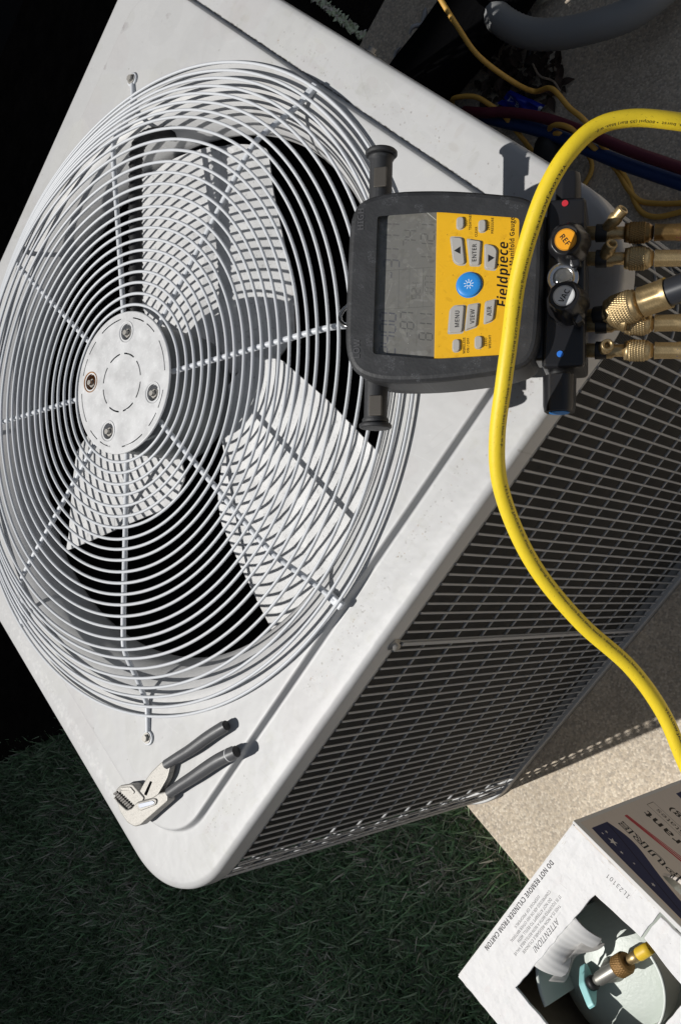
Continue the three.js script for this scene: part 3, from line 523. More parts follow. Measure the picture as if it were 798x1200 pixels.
// valve block, knobs, ports
const PORTS = [[-0.0330, 0.07], [-0.0130, 0.07], [0.0325, 0.04], [0.0388, 0.03], [0.0585, 0.05]];
{
  const c = plan(rounded([[0.1355, -0.0545], [0.1645, -0.0545], [0.1645, 0.0755], [0.1325, 0.0755]], 0.004, 3), -0.052, -0.009, 0.003);
  const block = mesh('valve_block', c, blackSatin, gauge);
  mesh('block_saddle', new RoundedBoxGeometry(0.022, 0.03, 0.112, 3, 0.004).translate(0.1265, -0.028, 0.012), blackSatin, gauge);
  const dot = (x, z, col) => mesh('marker_dot', new THREE.CylinderGeometry(0.0024, 0.0024, 0.0008, 20).translate(x, -0.0087, z), M(new THREE.Color(col), 0.5), block);
  dot(0.149, -0.0503, '#d0303e'); dot(0.1462, 0.0652, '#2f7be0');
  const capTex = (s, bg, rot) => canvasTex(256, 256, (k) => { k.fillStyle = bg; k.fillRect(0, 0, 256, 256); k.strokeStyle = 'rgba(0,0,0,.25)'; k.lineWidth = 8; k.beginPath(); k.arc(128, 128, 116, 0, 7); k.stroke(); k.translate(128, 128); k.rotate(rot); k.fillStyle = '#16130e'; k.font = 'bold 86px sans-serif'; k.textAlign = 'center'; k.textBaseline = 'middle'; k.fillText(s, 0, 6); });
  const knob = (x, z, tilt, wing, tex) => {
    const g = group('valve_knob', gauge); g.position.set(x, -0.009, z); g.rotation.set(tilt[0], 0, tilt[1]);
    const body = new THREE.LatheGeometry([[0.0001, 0], [0.0150, 0], [0.0156, 0.003], [0.0152, 0.009], [0.0134, 0.0180], [0.0112, 0.0215], [0.0100, 0.0222], [0.0092, 0.0212], [0.0001, 0.0212]].map(([r, y]) => new THREE.Vector2(r, y)), 72), p = body.attributes.position;
    for (let i = 0; i < p.count; i++) { const X = p.getX(i), Z = p.getZ(i), Y = p.getY(i), q = Math.hypot(X, Z); if (q < 0.0102) continue; const a = Math.atan2(Z, X), k = 1 - 0.075 * Math.max(0, Math.cos(6 * a + wing)) * (Y < 0.019 ? 1 : 0.3); p.setX(i, X * k); p.setZ(i, Z * k); }
    body.computeVertexNormals(); mesh('knob_body', body, blackSatin, g);
    const disc = new THREE.CylinderGeometry(0.0079, 0.0079, 0.0012, 40).translate(0, 0.0217, 0), q = disc.attributes.position, uv = new Float32Array(q.count * 2);
    for (let i = 0; i < q.count; i++) { uv[2 * i] = 0.5 - q.getZ(i) / 0.0164; uv[2 * i + 1] = 0.5 - q.getX(i) / 0.0164; }
    disc.setAttribute('uv', new THREE.BufferAttribute(uv, 2)); mesh('knob_label', disc, M('#ffffff', 0.45, 0, { map: tex }), g);
    for (let i = 0; i < 1; i++) { const a = wing + 0.95; mesh('knob_fin', new RoundedBoxGeometry(0.010, 0.011, 0.0075, 3, 0.002).translate(0.0145, 0.0065, 0).rotateY(a), blackSatin, g); }
    return g;
  };
  knob(0.1535, -0.0172, [0.12, 0.10], -2.2, capTex('REF', '#f2a413', 2.53));
  knob(0.1530, 0.0298, [-0.12, 0.12], -2.0, capTex('VAC', '#d9dadb', 0.52));
  const sg = group('sight_glass', gauge); sg.position.set(0.1480, -0.009, 0.0078);
  mesh('glass_rim', new THREE.LatheGeometry([[0.0072, 0], [0.0118, 0], [0.0118, 0.003], [0.0112, 0.0038], [0.0078, 0.0036], [0.0072, 0.0028]].map(([r, y]) => new THREE.Vector2(r, y)), 40), chrome, sg);
  mesh('glass_lens', new THREE.SphereGeometry(0.0078, 28, 12, 0, 2 * PI, 0, PI / 2).scale(1, 0.6, 1).translate(0, 0.001, 0), new THREE.MeshPhysicalMaterial({ color: '#ffffff', roughness: 0.03, transmission: 1, thickness: 0.006, ior: 1.5 }), sg);
  mesh('glass_well', new THREE.CylinderGeometry(0.0072, 0.0072, 0.001, 28).translate(0, 0.0005, 0), M(lin(0.3, 0.3, 0.29), 0.3, 0.6), sg);
  // side valve knobs on the ends of the block
  const side = (z0, z1, rad, cap) => {
    const len = Math.abs(z1 - z0), g = new THREE.CylinderGeometry(rad * 0.97, rad, len, 72, 6), p = g.attributes.position;
    for (let i = 0; i < p.count; i++) { const a = Math.atan2(p.getZ(i), p.getX(i)), q = Math.hypot(p.getX(i), p.getZ(i)); if (q < rad * 0.5) continue; const t = p.getY(i) / len + 0.5, k = (1 - 0.09 * Math.pow(Math.max(0, Math.cos(4 * a + 0.6)), 0.6)) * (t > 0.97 ? 0.93 : 1); p.setX(i, p.getX(i) * k); p.setZ(i, p.getZ(i) * k); }
    g.computeVertexNormals(); g.translate(0, len / 2, 0);
    const s = Math.sign(z1 - z0), xo = z0 < 0 ? 0.1495 : 0.1445, k = mesh('end_knob', aim(g, V(xo, -0.0275, z0), V(xo, -0.0275, z0 + s)), blackSatin, gauge);
    mesh('knob_cap', turned([[0.0001, 0], [rad * 0.62, 0], [rad * 0.58, 0.0008], [0.0001, 0.0014]], V(xo, -0.0275, z1), V(xo, -0.0275, z1 + s), 28), M(new THREE.Color(cap), 0.5), k);
    mesh('knob_stem', new THREE.CylinderGeometry(0.008, 0.008, 0.006, 20).rotateX(PI / 2).translate(xo, -0.0275, z0 - s * 0.001), black, gauge);
  };
  side(-0.0575, -0.0795, 0.0108, '#b3282f'); side(0.0785, 0.1060, 0.0128, '#2f86d8');
  // brass ports, each with a black collar and a core stub
  PORTS.forEach(([z, sl], i) => {
    const P = (d, y = 0) => V(0.163 + d, -0.029 + y + (i === 2 ? d * 0.45 : 0), z + d * sl), pt = group('port', gauge);
    mesh('port_body', turned([[0.0001, 0], [0.0054, 0], [0.0054, 0.012], [0.0062, 0.013], [0.0062, 0.020], [0.0048, 0.022], [0.0048, 0.034], [0.0001, 0.034]], P(0), P(1), 24), brass, pt);
    mesh('port_collar', turned([[0.0055, 0], [0.0068, 0.0004], [0.0068, 0.0085], [0.0055, 0.009]], P(0.0075), P(1), 24), black, pt);
    if (i === 2) { mesh('port_cone', turned([[0.0001, 0], [0.0085, 0.015], [0.007, 0.017], [0.0001, 0.017]], V(0.1765, -0.017, 0.0395), V(0.1965, -0.020, 0.0400), 6), brass, pt); return; }
    if (i === 3) return;
    const dir = [V(0.6, 0.55, -0.5), V(0.35, 0.85, -0.28), 0, 0, V(0.25, 0.95, -0.02)][i].normalize(), b0 = P(0.0135, 0.001), b1 = b0.clone().add(dir);
    const len = [0.0235, 0.0185, 0, 0, 0.016][i];
    mesh('core_stub', turned([[0.0001, 0], [0.0046, 0], [0.0046, len * 0.45], [0.0052, len * 0.5], [0.0052, len * 0.66], [0.0043, len * 0.7], [0.0046, len * 0.76], [0.0046, len * 0.97], [0.0040, len], [0.0022, len], [0.0020, len - 0.004], [0.0001, len - 0.004]], b0, b1, 24), brass, pt);
  });
}

// ---------------------------------------------------------------- hoses
T.hose = canvasTex(2048, 512, (c, w, h) => {
  c.fillStyle = '#f0d22c'; c.fillRect(0, 0, w, h);
  for (let i = 0; i < 2600; i++) { c.globalAlpha = R(0.03, 0.22); c.fillStyle = rnd() < 0.55 ? '#a8830a' : '#f2d845'; c.beginPath(); c.ellipse(R(0, w), R(0, h), R(1, 7), R(0.7, 2.4), R(-0.5, 0.5), 0, 7); c.fill(); }
  for (let i = 0; i < 330; i++) { c.globalAlpha = R(0.08, 0.34); c.fillStyle = rnd() < 0.7 ? '#6a5410' : '#4b4436'; c.beginPath(); c.ellipse(R(0, w), R(0, h), R(1, 12), R(0.7, 3), R(-1, 1), 0, 7); c.fill(); }
  c.globalAlpha = 0.85; c.fillStyle = '#241e08'; c.textBaseline = 'middle';
  const y = h * 0.40, draw = (s, x0, x1, f) => { c.save(); c.font = f; const m = c.measureText(s).width; c.translate(x0, y); c.scale((x1 - x0) / m, 1); c.fillText(s, 0, 0); c.restore(); };
  draw('YELLOW JACKET\u00ae', 4, 420, 'bold 40px sans-serif'); draw('Plus II\u2122 Charging Hose', 436, 850, 'bold 38px sans-serif'); draw('\u2022 4000psi (275 Bar) Min. burst', 868, 1350, 'bold 36px sans-serif'); draw('\u2022 800psi (55 Bar) Max. w.p.', 1368, 1790, 'bold 36px sans-serif');
  c.globalAlpha = 1;
});
const hoseRef = V(0.18, 0.82, 0.54);
function fitting(parent, i, tubeR, mat = brass) { // nut and crimped ferrule at port i; returns a point and a direction (world)
  const [z, sl] = PORTS[i], up = i === 2 ? 0.45 : 0, P = (d) => V(0.163 + d, -0.029 + d * up, z + d * sl);
  const A = P(i === 2 ? 0.020 : 0.031), d = P(1).sub(P(0)).normalize(), dir = i === 2 ? V(0.90, 0.36, -0.19).normalize() : d;
  const W = (v) => v.clone().applyMatrix4(gaugeM), L = (k, q = dir) => A.clone().addScaledVector(q, k);
  const nutR = i === 2 ? 0.0122 : i === 0 || i === 4 ? 0.0078 : 0.0086, nl = i === 2 ? 0.019 : 0.0145;
  mesh('knurled_nut', knurl(nutR, nl, W(A), W(L(nl)), i === 2 ? 44 : 32, i === 2 ? 9 : 7), mat, parent);
  mesh('nut_collar', turned([[0.0001, -0.0022], [nutR * 0.9, -0.0022], [nutR * 0.95, 0.0005], [nutR * 0.95, nl + 0.0005], [nutR * 0.8, nl + 0.002], [nutR * 0.62, nl + 0.0045], [0.0001, nl + 0.0045]], W(A), W(L(nl)), 28), mat, parent);
  const fr = i === 2 ? 0.0112 : 0.0064, f0 = nl + 0.005, fl = i === 1 ? 0.028 : 0.020;
  const ferr = new THREE.CylinderGeometry(fr, fr, fl, 48, 8), p = ferr.attributes.position;
  for (let k = 0; k < p.count; k++) { const x = p.getX(k), zz = p.getZ(k), q = Math.hypot(x, zz), t = p.getY(k) / fl + 0.5; if (q < fr * 0.5) continue; const a = Math.atan2(zz, x), s = t > 0.12 && t < 0.85 ? 1 - 0.06 * (0.5 + 0.5 * Math.cos(8 * a)) : 1.03; p.setX(k, x * s); p.setZ(k, zz * s); }
  ferr.computeVertexNormals(); ferr.translate(0, fl / 2, 0);
  mesh('ferrule', aim(ferr, W(L(f0)), W(L(f0 + 1))), mat, parent);
  return { p: W(L(f0 + fl - 0.004)), d: dir.clone().transformDirection(gaugeM) };
}
const along = (f, k) => f.p.clone().addScaledVector(f.d, k).toArray();
{ // the yellow hose: from a brass fitting on the gauge, round over the gauge and down past the louvres
  const g = group('charging_hose'); tag(g, 'bright yellow printed refrigerant hose looping over the gauge and condenser edge', 'hose');
  const f = fitting(g, 1, 0.0077);
  const pts = [along(f, 0), along(f, 0.03), [0.52, -0.035, 0.52], [0.565, -0.045, 0.53], [0.585, -0.02, 0.50], [0.56, 0.012, 0.462], [0.525, 0.033, 0.438], [0.493, 0.050, 0.423], [0.483, 0.075, 0.414], [0.467, 0.100, 0.394], [0.450, 0.115, 0.384], [0.425, 0.127, 0.384], [0.399, 0.130, 0.387], [0.367, 0.128, 0.395], [0.336, 0.124, 0.406], [0.299, 0.120, 0.426], [0.272, 0.115, 0.439], [0.237, 0.102, 0.452], [0.210, 0.088, 0.466], [0.184, 0.066, 0.488], [0.162, 0.041, 0.517], [0.1445, 0.008, 0.558], [0.1335, -0.029, 0.601], [0.116, -0.055, 0.636], [0.087, -0.080, 0.674], [0.05, -0.13, 0.72], [0.02, -0.25, 0.80], [0.05, -0.45, 0.92], [0.15, -0.58, 1.05], [0.4, -0.597, 1.2]];
  // the print starts where the hose turns down beside the gauge
  const cv = new THREE.CatmullRomCurve3(pts.map((p) => V(...p)), false, 'centripetal'), LH = cv.getLength(), start = V(0.417, 0.128, 0.385); let s0 = 0, best = 9;
  for (let i = 0; i <= 1500; i++) { const q = cv.getPointAt(i / 1500).distanceTo(start); if (q < best) { best = q; s0 = i / 1500 * LH; } }
  const hoseMap = T.hose.clone(); hoseMap.offset.set(1 - (s0 / 0.235) % 1, 0); hoseMap.needsUpdate = true;
  mesh('hose_tube', tube(pts, 0.0061, { seg: 460, rad: 20, ref: hoseRef, uLen: 0.235 }), M('#ffffff', 0.5, 0, { map: hoseMap, bumpMap: rep(T.fine, 4, 1), bumpScale: 0.0004 }), g);
}
{ // maroon hose
  const g = group('charging_hose'); tag(g, 'maroon refrigerant hose on the top port, looping to the slab behind', 'hose');
  const f = fitting(g, 0, 0.0058, M('#ffffff', 0.4, 0.8, { map: rep(T.brass, 5), color: '#c9b9a0' }));
  mesh('hose_tube', tube([along(f, 0), along(f, 0.03), [0.56, -0.06, 0.44], [0.64, -0.20, 0.44], [0.66, -0.38, 0.36], [0.60, -0.50, 0.24], [0.533, -0.530, 0.159], [0.523, -0.530, 0.093], [0.511, -0.530, 0.011], [0.503, -0.530, -0.069], [0.492, -0.530, -0.146], [0.470, -0.530, -0.219], [0.458, -0.53, -0.244], [0.445, -0.55, -0.30]], 0.0082, { seg: 200, rad: 14, rf: (t) => t < 0.3 ? 0.78 : 1 }), M(lin(0.12, 0.018, 0.035), 0.5), g);
}
{ // blue hose
  const g = group('charging_hose'); tag(g, 'blue refrigerant hose from the lowest port, lying across the shaded slab', 'hose');
  const f = fitting(g, 4, 0.0058);
  mesh('hose_tube', tube([along(f, 0), along(f, 0.03), [0.50, -0.10, 0.56], [0.60, -0.30, 0.56], [0.64, -0.48, 0.42], [0.57, -0.55, 0.26], [0.520, -0.550, 0.162], [0.509, -0.550, 0.095], [0.501, -0.550, 0.045], [0.494, -0.550, -0.001], [0.487, -0.550, -0.064], [0.483, -0.550, -0.110], [0.473, -0.550, -0.171], [0.461, -0.550, -0.222], [0.449, -0.55, -0.276], [0.436, -0.57, -0.33]], 0.0098, { seg: 200, rad: 14, rf: (t) => t < 0.3 ? 0.65 : 1 }), M(lin(0.012, 0.045, 0.17), 0.5), g);
}
{ // black vacuum hose
  const g = group('vacuum_hose'); tag(g, 'thick black hose on a large knurled brass fitting in the middle', 'hose');
  const f = fitting(g, 2, 0.0095);
  mesh('hose_tube', tube([along(f, 0), along(f, 0.02), along(f, 0.05), [0.545, 0.06, 0.50], [0.60, 0.03, 0.50], [0.66, -0.15, 0.52], [0.68, -0.45, 0.56], [0.9, -0.59, 0.6]], 0.0104, { seg: 120, rad: 16 }), M(lin(0.03, 0.032, 0.038), 0.32), g);
}
{
  const g = group('charging_hose'); tag(g, 'brass-ended hose half hidden beneath the large knurled fitting', 'hose');
  const f = fitting(g, 3, 0.0055);
  mesh('hose_tube', tube([along(f, 0), along(f, 0.03), [0.50, -0.08, 0.58], [0.54, -0.3, 0.66], [0.6, -0.56, 0.75], [0.8, -0.596, 0.8]], 0.006, { seg: 80, rad: 12 }), M(lin(0.5, 0.36, 0.02), 0.5), g);
}

// ---------------------------------------------------------------- tongue-and-groove pliers on the corner of the panel
{
  const g = group('pliers'); g.position.y = -0.0044; tag(g, 'steel tongue-and-groove pliers with dark grey grips lying on the panel corner', 'pliers');
  const grip = M(lin(0.095, 0.097, 0.102), 0.42, 0, { bumpMap: rep(T.fine, 5), bumpScale: 0.0004 });
  const gripShape = (pts, r) => tube(pts.map(([x, z, y]) => [x, y ?? 0.024, z]), r, { seg: 50, rad: 14, rf: (t) => (0.86 + 0.2 * Math.sin(Math.min(1, t * 1.3) * PI / 2)) * (t > 0.97 ? 0.86 : 1) });
  const h1 = mesh('grip', gripShape([[-0.2880, 0.3046], [-0.2664, 0.3133], [-0.2493, 0.3202], [-0.2174, 0.3307, 0.0235], [-0.1930, 0.3400, 0.0225]], 0.0062), grip, g);
  const h2 = mesh('grip', gripShape([[-0.3058, 0.3284], [-0.2852, 0.3353], [-0.2678, 0.3417], [-0.2264, 0.3561, 0.0235], [-0.2020, 0.3672, 0.022]], 0.0068), grip, g);
  mesh('grip_socket', turned([[0.0001, 0], [0.0042, 0], [0.0048, 0.0008], [0.0001, 0.0012]], V(-0.1932, 0.0227, 0.3399), V(-0.18, 0.0222, 0.3452), 20), black, h1);
  mesh('grip_socket', turned([[0.0001, 0], [0.0046, 0], [0.0052, 0.0008], [0.0001, 0.0012]], V(-0.2022, 0.0221, 0.3671), V(-0.19, 0.0216, 0.3725), 20), black, h2);
  mesh('grip_band', turned([[0.0068, 0], [0.0073, 0.0003], [0.0073, 0.0011], [0.0068, 0.0014]], V(-0.2120, 0.0229, 0.3626), V(-0.2020, 0.0225, 0.3672), 24), M(lin(0.75, 0.75, 0.75), 0.5), h2);
  const slot = rounded([[-0.3195, 0.2975], [-0.3160, 0.3028], [-0.3365, 0.3072], [-0.3400, 0.3008]], 0.0018);
  mesh('handle_arm', planarUV(plan(rounded([[-0.2860, 0.3000], [-0.2825, 0.3100], [-0.2965, 0.3160], [-0.3229, 0.3175], [-0.3352, 0.3120], [-0.3500, 0.3010], [-0.3484, 0.2944], [-0.3259, 0.2928], [-0.3127, 0.2931], [-0.2940, 0.2970]], 0.004), 0.0165, 0.0245, 0.0012, [slot]), 0, 0, 0.1), steel, g);
  mesh('slot_floor', plan(slot, 0.0165, 0.0200), M(lin(0.06, 0.055, 0.05), 0.5, 0.6), g);
  const jaw = mesh('upper_jaw', planarUV(plan(rounded([[-0.3699, 0.2668], [-0.3598, 0.2687], [-0.3433, 0.2814], [-0.3410, 0.2942], [-0.3390, 0.3057], [-0.3482, 0.3059], [-0.3601, 0.3021], [-0.3640, 0.2950], [-0.3672, 0.2833], [-0.3735, 0.2700]], 0.003), 0.0135, 0.0262, 0.0014), 0, 0, 0.1), steel, g);
  mesh('jaw_ridge', plan(rounded([[-0.3690, 0.2690], [-0.3600, 0.2712], [-0.3470, 0.2826], [-0.3455, 0.2910], [-0.3490, 0.2915], [-0.3505, 0.2850], [-0.3610, 0.2752], [-0.3690, 0.2725]], 0.0015), 0.0258, 0.0274, 0.0005), steel, jaw);
  const low = mesh('lower_jaw', planarUV(plan(rounded([[-0.3748, 0.2705], [-0.3745, 0.2790], [-0.3785, 0.2905], [-0.3773, 0.3066], [-0.3712, 0.3175], [-0.3626, 0.3228], [-0.3512, 0.3253], [-0.3094, 0.3354], [-0.3028, 0.3279], [-0.3153, 0.3197], [-0.3268, 0.3161], [-0.3486, 0.3022], [-0.3599, 0.3010], [-0.3680, 0.2965], [-0.3719, 0.2847]], 0.003), 0.0180, 0.0290, 0.0014), 0, 0, 0.1), steel, g);
  // jaw teeth
  const a = V(-0.3722, 0, 0.2690), b = V(-0.3630, 0, 0.2995), d = b.clone().sub(a);
  for (let i = 0; i < 9; i++) { const p = a.clone().addScaledVector(d, (i + 0.5) / 9); mesh('jaw_tooth', new THREE.BoxGeometry(0.0068, 0.0128, 0.0021).rotateY(-0.35).translate(p.x + 0.0018, 0.0225, p.z), M(lin(0.10, 0.095, 0.09), 0.5, 0.7), jaw); }
  mesh('pivot_plate', plan(rounded([[-0.3478, 0.3042], [-0.3227, 0.3198], [-0.3205, 0.3240], [-0.3258, 0.3263], [-0.3500, 0.3135], [-0.3516, 0.3080]], 0.003), 0.0285, 0.0308, 0.0007), steel, low);
  mesh('pivot_inset', plan(rounded([[-0.3452, 0.3072], [-0.3250, 0.3205], [-0.3240, 0.3235], [-0.3268, 0.3245], [-0.3470, 0.3122], [-0.3478, 0.3090]], 0.0018), 0.0302, 0.0316, 0.0004), M(lin(0.36, 0.38, 0.43), 0.35, 0.6), low);
}

// ---------------------------------------------------------------- refrigerant carton with the cylinder inside; frame: s away from the printed side, t along it, d down from the lid
const CW = (s, y, t) => V(-0.082 - 0.9978 * s + 0.0656 * t, -0.2 + y, 0.608 + 0.0656 * s + 0.9978 * t);
const cw2 = (s, t) => { const q = CW(s, 0, t); return [q.x, q.z]; };
const SZ = 0.231, CB = GY + 0.2 + 0.001; // carton size and bottom (relative to the lid)
{
  const topTex = canvasTex(2048, 2048, (c, w) => { // canvas x = -s, canvas y down = -(t): the print reads from s = 0 outwards, its top towards the opening
    c.fillStyle = '#e4e3e3'; c.fillRect(0, 0, w, w);
    const k = w / SZ;
    for (let i = 0; i < 500; i++) { c.globalAlpha = R(0.02, 0.07); c.fillStyle = rnd() < 0.6 ? '#b9b7b4' : '#f3f2f0'; c.beginPath(); c.ellipse(R(0, w), R(0, w), R(6, 120), R(3, 40), R(-0.2, 0.2), 0, 7); c.fill(); }
    for (let i = 0; i < 220; i++) { c.globalAlpha = R(0.1, 0.35); c.fillStyle = '#8f8b84'; c.beginPath(); c.ellipse(R(0, w), R(0, w), R(1, 7), R(1, 3), R(0, 3), 0, 7); c.fill(); }
    for (let i = 0; i < 70; i++) { c.globalAlpha = R(0.08, 0.22); c.strokeStyle = rnd() < 0.5 ? '#a6a39e' : '#ffffff'; c.lineWidth = R(2, 6); const y = R(0, w), x = R(0, w); c.beginPath(); c.moveTo(x, y); c.lineTo(x + R(-160, 160), y + R(-30, 30)); c.stroke(); }
    for (let i = 0; i < 260; i++) { const e = Math.pow(rnd(), 3) * 0.05 * w, t = R(0, w), q = Math.floor(R(0, 4)); c.globalAlpha = R(0.08, 0.4); c.fillStyle = rnd() < 0.6 ? '#a2907a' : '#bdb6ac'; c.beginPath(); const [x, y] = [[t, e], [t, w - e], [e, t], [w - e, t]][q]; c.ellipse(x, y, q < 2 ? R(3, 20) : R(1, 4), q < 2 ? R(1, 4) : R(3, 20), 0, 0, 7); c.fill(); }
    for (let i = 0; i < 26; i++) { const y = w - R(0.002, 0.03) * k, x = R(0.03, 0.2) * k; c.globalAlpha = R(0.1, 0.25); c.strokeStyle = '#b2b0ad'; c.lineWidth = R(3, 8); c.beginPath(); c.moveTo(x, y); c.lineTo(x + R(-8, 8), y - R(20, 90)); c.stroke(); }
    c.globalAlpha = 1;
    const line = (str, s0, s1, t, h, it = '', wt = '') => { c.save(); c.translate(s0 * k, w - t * k); c.font = `${it}${wt}${h * k}px sans-serif`; c.fillStyle = '#3d3c3d'; c.textBaseline = 'middle'; const m = c.measureText(str).width; c.scale((s1 - s0) * k / m, 1); c.fillText(str, 0, 0); c.restore(); };
    line('DO NOT REMOVE CYLINDER FROM CARTON', 0.049, 0.180, 0.0075, 0.0072, '', 'bold ');
    line('DISPOSE OF PROPERLY.', 0.088, 0.136, 0.0178, 0.0040);
    line('COMPRESSED AIR OR ANY OTHER MATERIAL', 0.075, 0.150, 0.0232, 0.0042);
    line('DO NOT ATTEMPT TO REFILL WITH', 0.080, 0.144, 0.0285, 0.0044);
    line('IT IS EQUIPPED WITH A NON-REFILLABLE VALVE', 0.070, 0.158, 0.0340, 0.0042);
    line('THIS IS A NON-REUSABLE CYLINDER', 0.078, 0.148, 0.0392, 0.0042);
    line('ATTENTION!', 0.091, 0.136, 0.0462, 0.0078, 'italic ');
    // lot code stamped near the fold, read along the other edge
    c.save(); c.translate(0.0165 * k, w - 0.0845 * k); c.rotate(PI / 2); c.font = `${0.0062 * k}px monospace`; c.fillStyle = '#4c4b4c'; c.textBaseline = 'middle';
    c.scale(1, -1); c.scale(1, -1); [...'IL23101'].forEach((q, i) => c.fillText(q, i * 0.0042 * k, (i % 2) * 4)); c.restore();
  });
  const sideTex = canvasTex(2048, 2048, (c, w) => { // canvas x from the far edge (t = SZ) to t = 0, y down; 0.231 m square
    c.fillStyle = '#ddd3c9'; c.fillRect(0, 0, w, w);
    const k = w / SZ, X = (t) => (SZ - t) * k, Y = (d) => d * k;
    for (let i = 0; i < 700; i++) { c.globalAlpha = R(0.02, 0.07); c.fillStyle = rnd() < 0.5 ? '#8e8172' : '#cfc5ba'; c.beginPath(); c.ellipse(R(0, w), R(0, w), R(4, 90), R(1, 10), 0, 0, 7); c.fill(); }
    c.globalAlpha = 1;
    c.fillStyle = '#2c3156'; c.beginPath(); c.moveTo(X(0.014), Y(0.018)); c.lineTo(X(0.014), Y(0.055)); c.bezierCurveTo(X(0.03), Y(0.062), X(0.04), Y(0.068), X(0.06), Y(0.060)); c.bezierCurveTo(X(0.08), Y(0.052), X(0.10), Y(0.040), X(0.16), Y(0.034)); c.lineTo(X(0.16), Y(0.010)); c.bezierCurveTo(X(0.11), Y(0.016), X(0.06), Y(0.012), X(0.014), Y(0.018)); c.fill();
    c.strokeStyle = '#121630'; c.lineWidth = 16; c.beginPath(); c.moveTo(X(0.016), Y(0.052)); c.bezierCurveTo(X(0.04), Y(0.05), X(0.07), Y(0.036), X(0.13), Y(0.022)); c.stroke();
    const star = (t, d, r) => { c.fillStyle = '#d6d2cc'; c.beginPath(); for (let i = 0; i < 10; i++) { const a = -PI / 2 + i * PI / 5, q = i % 2 ? r * 0.4 : r; c.lineTo(X(t) + Math.cos(a) * q * k, Y(d) + Math.sin(a) * q * k); } c.closePath(); c.fill(); };
    star(0.0355, 0.030, 0.0062); star(0.0235, 0.036, 0.0024); star(0.0235, 0.027, 0.002); star(0.049, 0.026, 0.0026); star(0.064, 0.028, 0.0018); star(0.09, 0.024, 0.003);
    const txt = (s, t0, t1, d, h, f, col, stroke) => { c.save(); c.translate(X(t0), Y(d)); c.font = `${f}${h * k}px sans-serif`; c.textBaseline = 'middle'; const m = c.measureText(s).width; c.scale((t0 - t1) * k / m, 1); if (stroke) { c.lineWidth = 9; c.strokeStyle = col; c.strokeText(s, 0, 0); } else { c.fillStyle = col; c.fillText(s, 0, 0); } c.restore(); };
    txt('100% PURE', 0.19, 0.019, 0.0775, 0.0165, 'bold ', '#1f1e22', true);
    c.strokeStyle = '#b8434a'; for (const [o, lw] of [[0, 30], [0.0052, 22], [0.0098, 16]]) { c.lineWidth = lw; c.beginPath(); c.moveTo(X(0.015), Y(0.0985 + o * 0.45)); c.bezierCurveTo(X(0.05), Y(0.106 + o * 0.5), X(0.08), Y(0.113 + o), X(0.13), Y(0.120 + o * 1.2)); c.stroke(); }
    txt('Refrigerant', 0.152, 0.019, 0.1445, 0.0205, 'bold ', '#2b241d');
    c.strokeStyle = '#5c5046'; c.lineWidth = 6; c.strokeRect(X(0.2), Y(0.163), X(0.013) - X(0.2), Y(0.181) - Y(0.163));
    txt('Made in the United States', 0.19, 0.022, 0.172, 0.0125, '', '#453a30');
    txt('(11.3 kg)', 0.10, 0.026, 0.202, 0.018, 'bold ', '#2b241d');
  });
  const g = group('carton'); tag(g, 'white-topped corrugated refrigerant carton with its lid cut open', 'carton');
  const whiteBoard = M('#ffffff', 0.8, 0, { map: topTex, bumpMap: rep(T.fine, 1.4), bumpScale: 0.005 }), printed = M('#ffffff', 0.85, 0, { map: sideTex });
  const plain = M(lin(0.70, 0.69, 0.675), 0.85, 0, { bumpMap: T.fine, bumpScale: 0.001 });
  const topUV = (q) => { const p = q.attributes.position, uv = new Float32Array(p.count * 2); for (let i = 0; i < p.count; i++) { const dx = p.getX(i) + 0.082, dz = p.getZ(i) - 0.608; uv[2 * i] = (-0.9978 * dx + 0.0656 * dz) / SZ; uv[2 * i + 1] = (0.0656 * dx + 0.9978 * dz) / SZ; } q.setAttribute('uv', new THREE.BufferAttribute(uv, 2)); return q; };
  const poly = (l) => l.map(([s, t]) => cw2(s, t));
  // lid flaps, split along t = 0.1145; the cut opening runs s .041-.183, t .056-.176
  const lidT = 0.0038, rough = (l) => l.flatMap(([s0, t0], i) => { const [s1, t1] = l[(i + 1) % l.length], n = Math.max(1, Math.round(Math.hypot(s1 - s0, t1 - t0) / 0.007)); return Array.from({ length: n }, (_, k) => [s0 + (s1 - s0) * k / n + R(-0.0006, 0.0006), t0 + (t1 - t0) * k / n + R(-0.0006, 0.0006)]); });
  const flap1 = [[0.0032, 0.0015], [SZ - 0.001, 0.0015], [SZ - 0.001, 0.1140], [0.183, 0.1140], [0.1832, 0.0545], [0.150, 0.0552], [0.112, 0.0560], [0.075, 0.0572], [0.0415, 0.0585], [0.0395, 0.086], [0.0375, 0.1138], [0.0035, 0.1130]];
  mesh('lid_flap', topUV(plan(poly(rough(flap1)), -0.2 - lidT, -0.2, 0.0008)), whiteBoard, g);
  const flap2 = [[0.0070, 0.1152], [0.0368, 0.1160], [0.0400, 0.145], [0.0440, 0.176], [0.182, 0.176], [0.183, 0.1154], [SZ - 0.001, 0.1154], [SZ - 0.001, SZ - 0.001], [0.007, SZ - 0.001]];
  mesh('lid_flap', topUV(plan(poly(rough(flap2)), -0.2 - lidT - 0.0006, -0.2 - 0.0006, 0.0008)), whiteBoard, g);
  // side walls
  const wall = (pts3, mat, name, uvFn) => { // quad board with thickness inwards
    const q = new THREE.BufferGeometry(), P = [], U = [];
    const [a, b, c, d] = pts3; for (const v of [a, b, c, a, c, d]) P.push(...v.toArray());
    q.setAttribute('position', new THREE.Float32BufferAttribute(P, 3)); q.computeVertexNormals(); return q;
  };
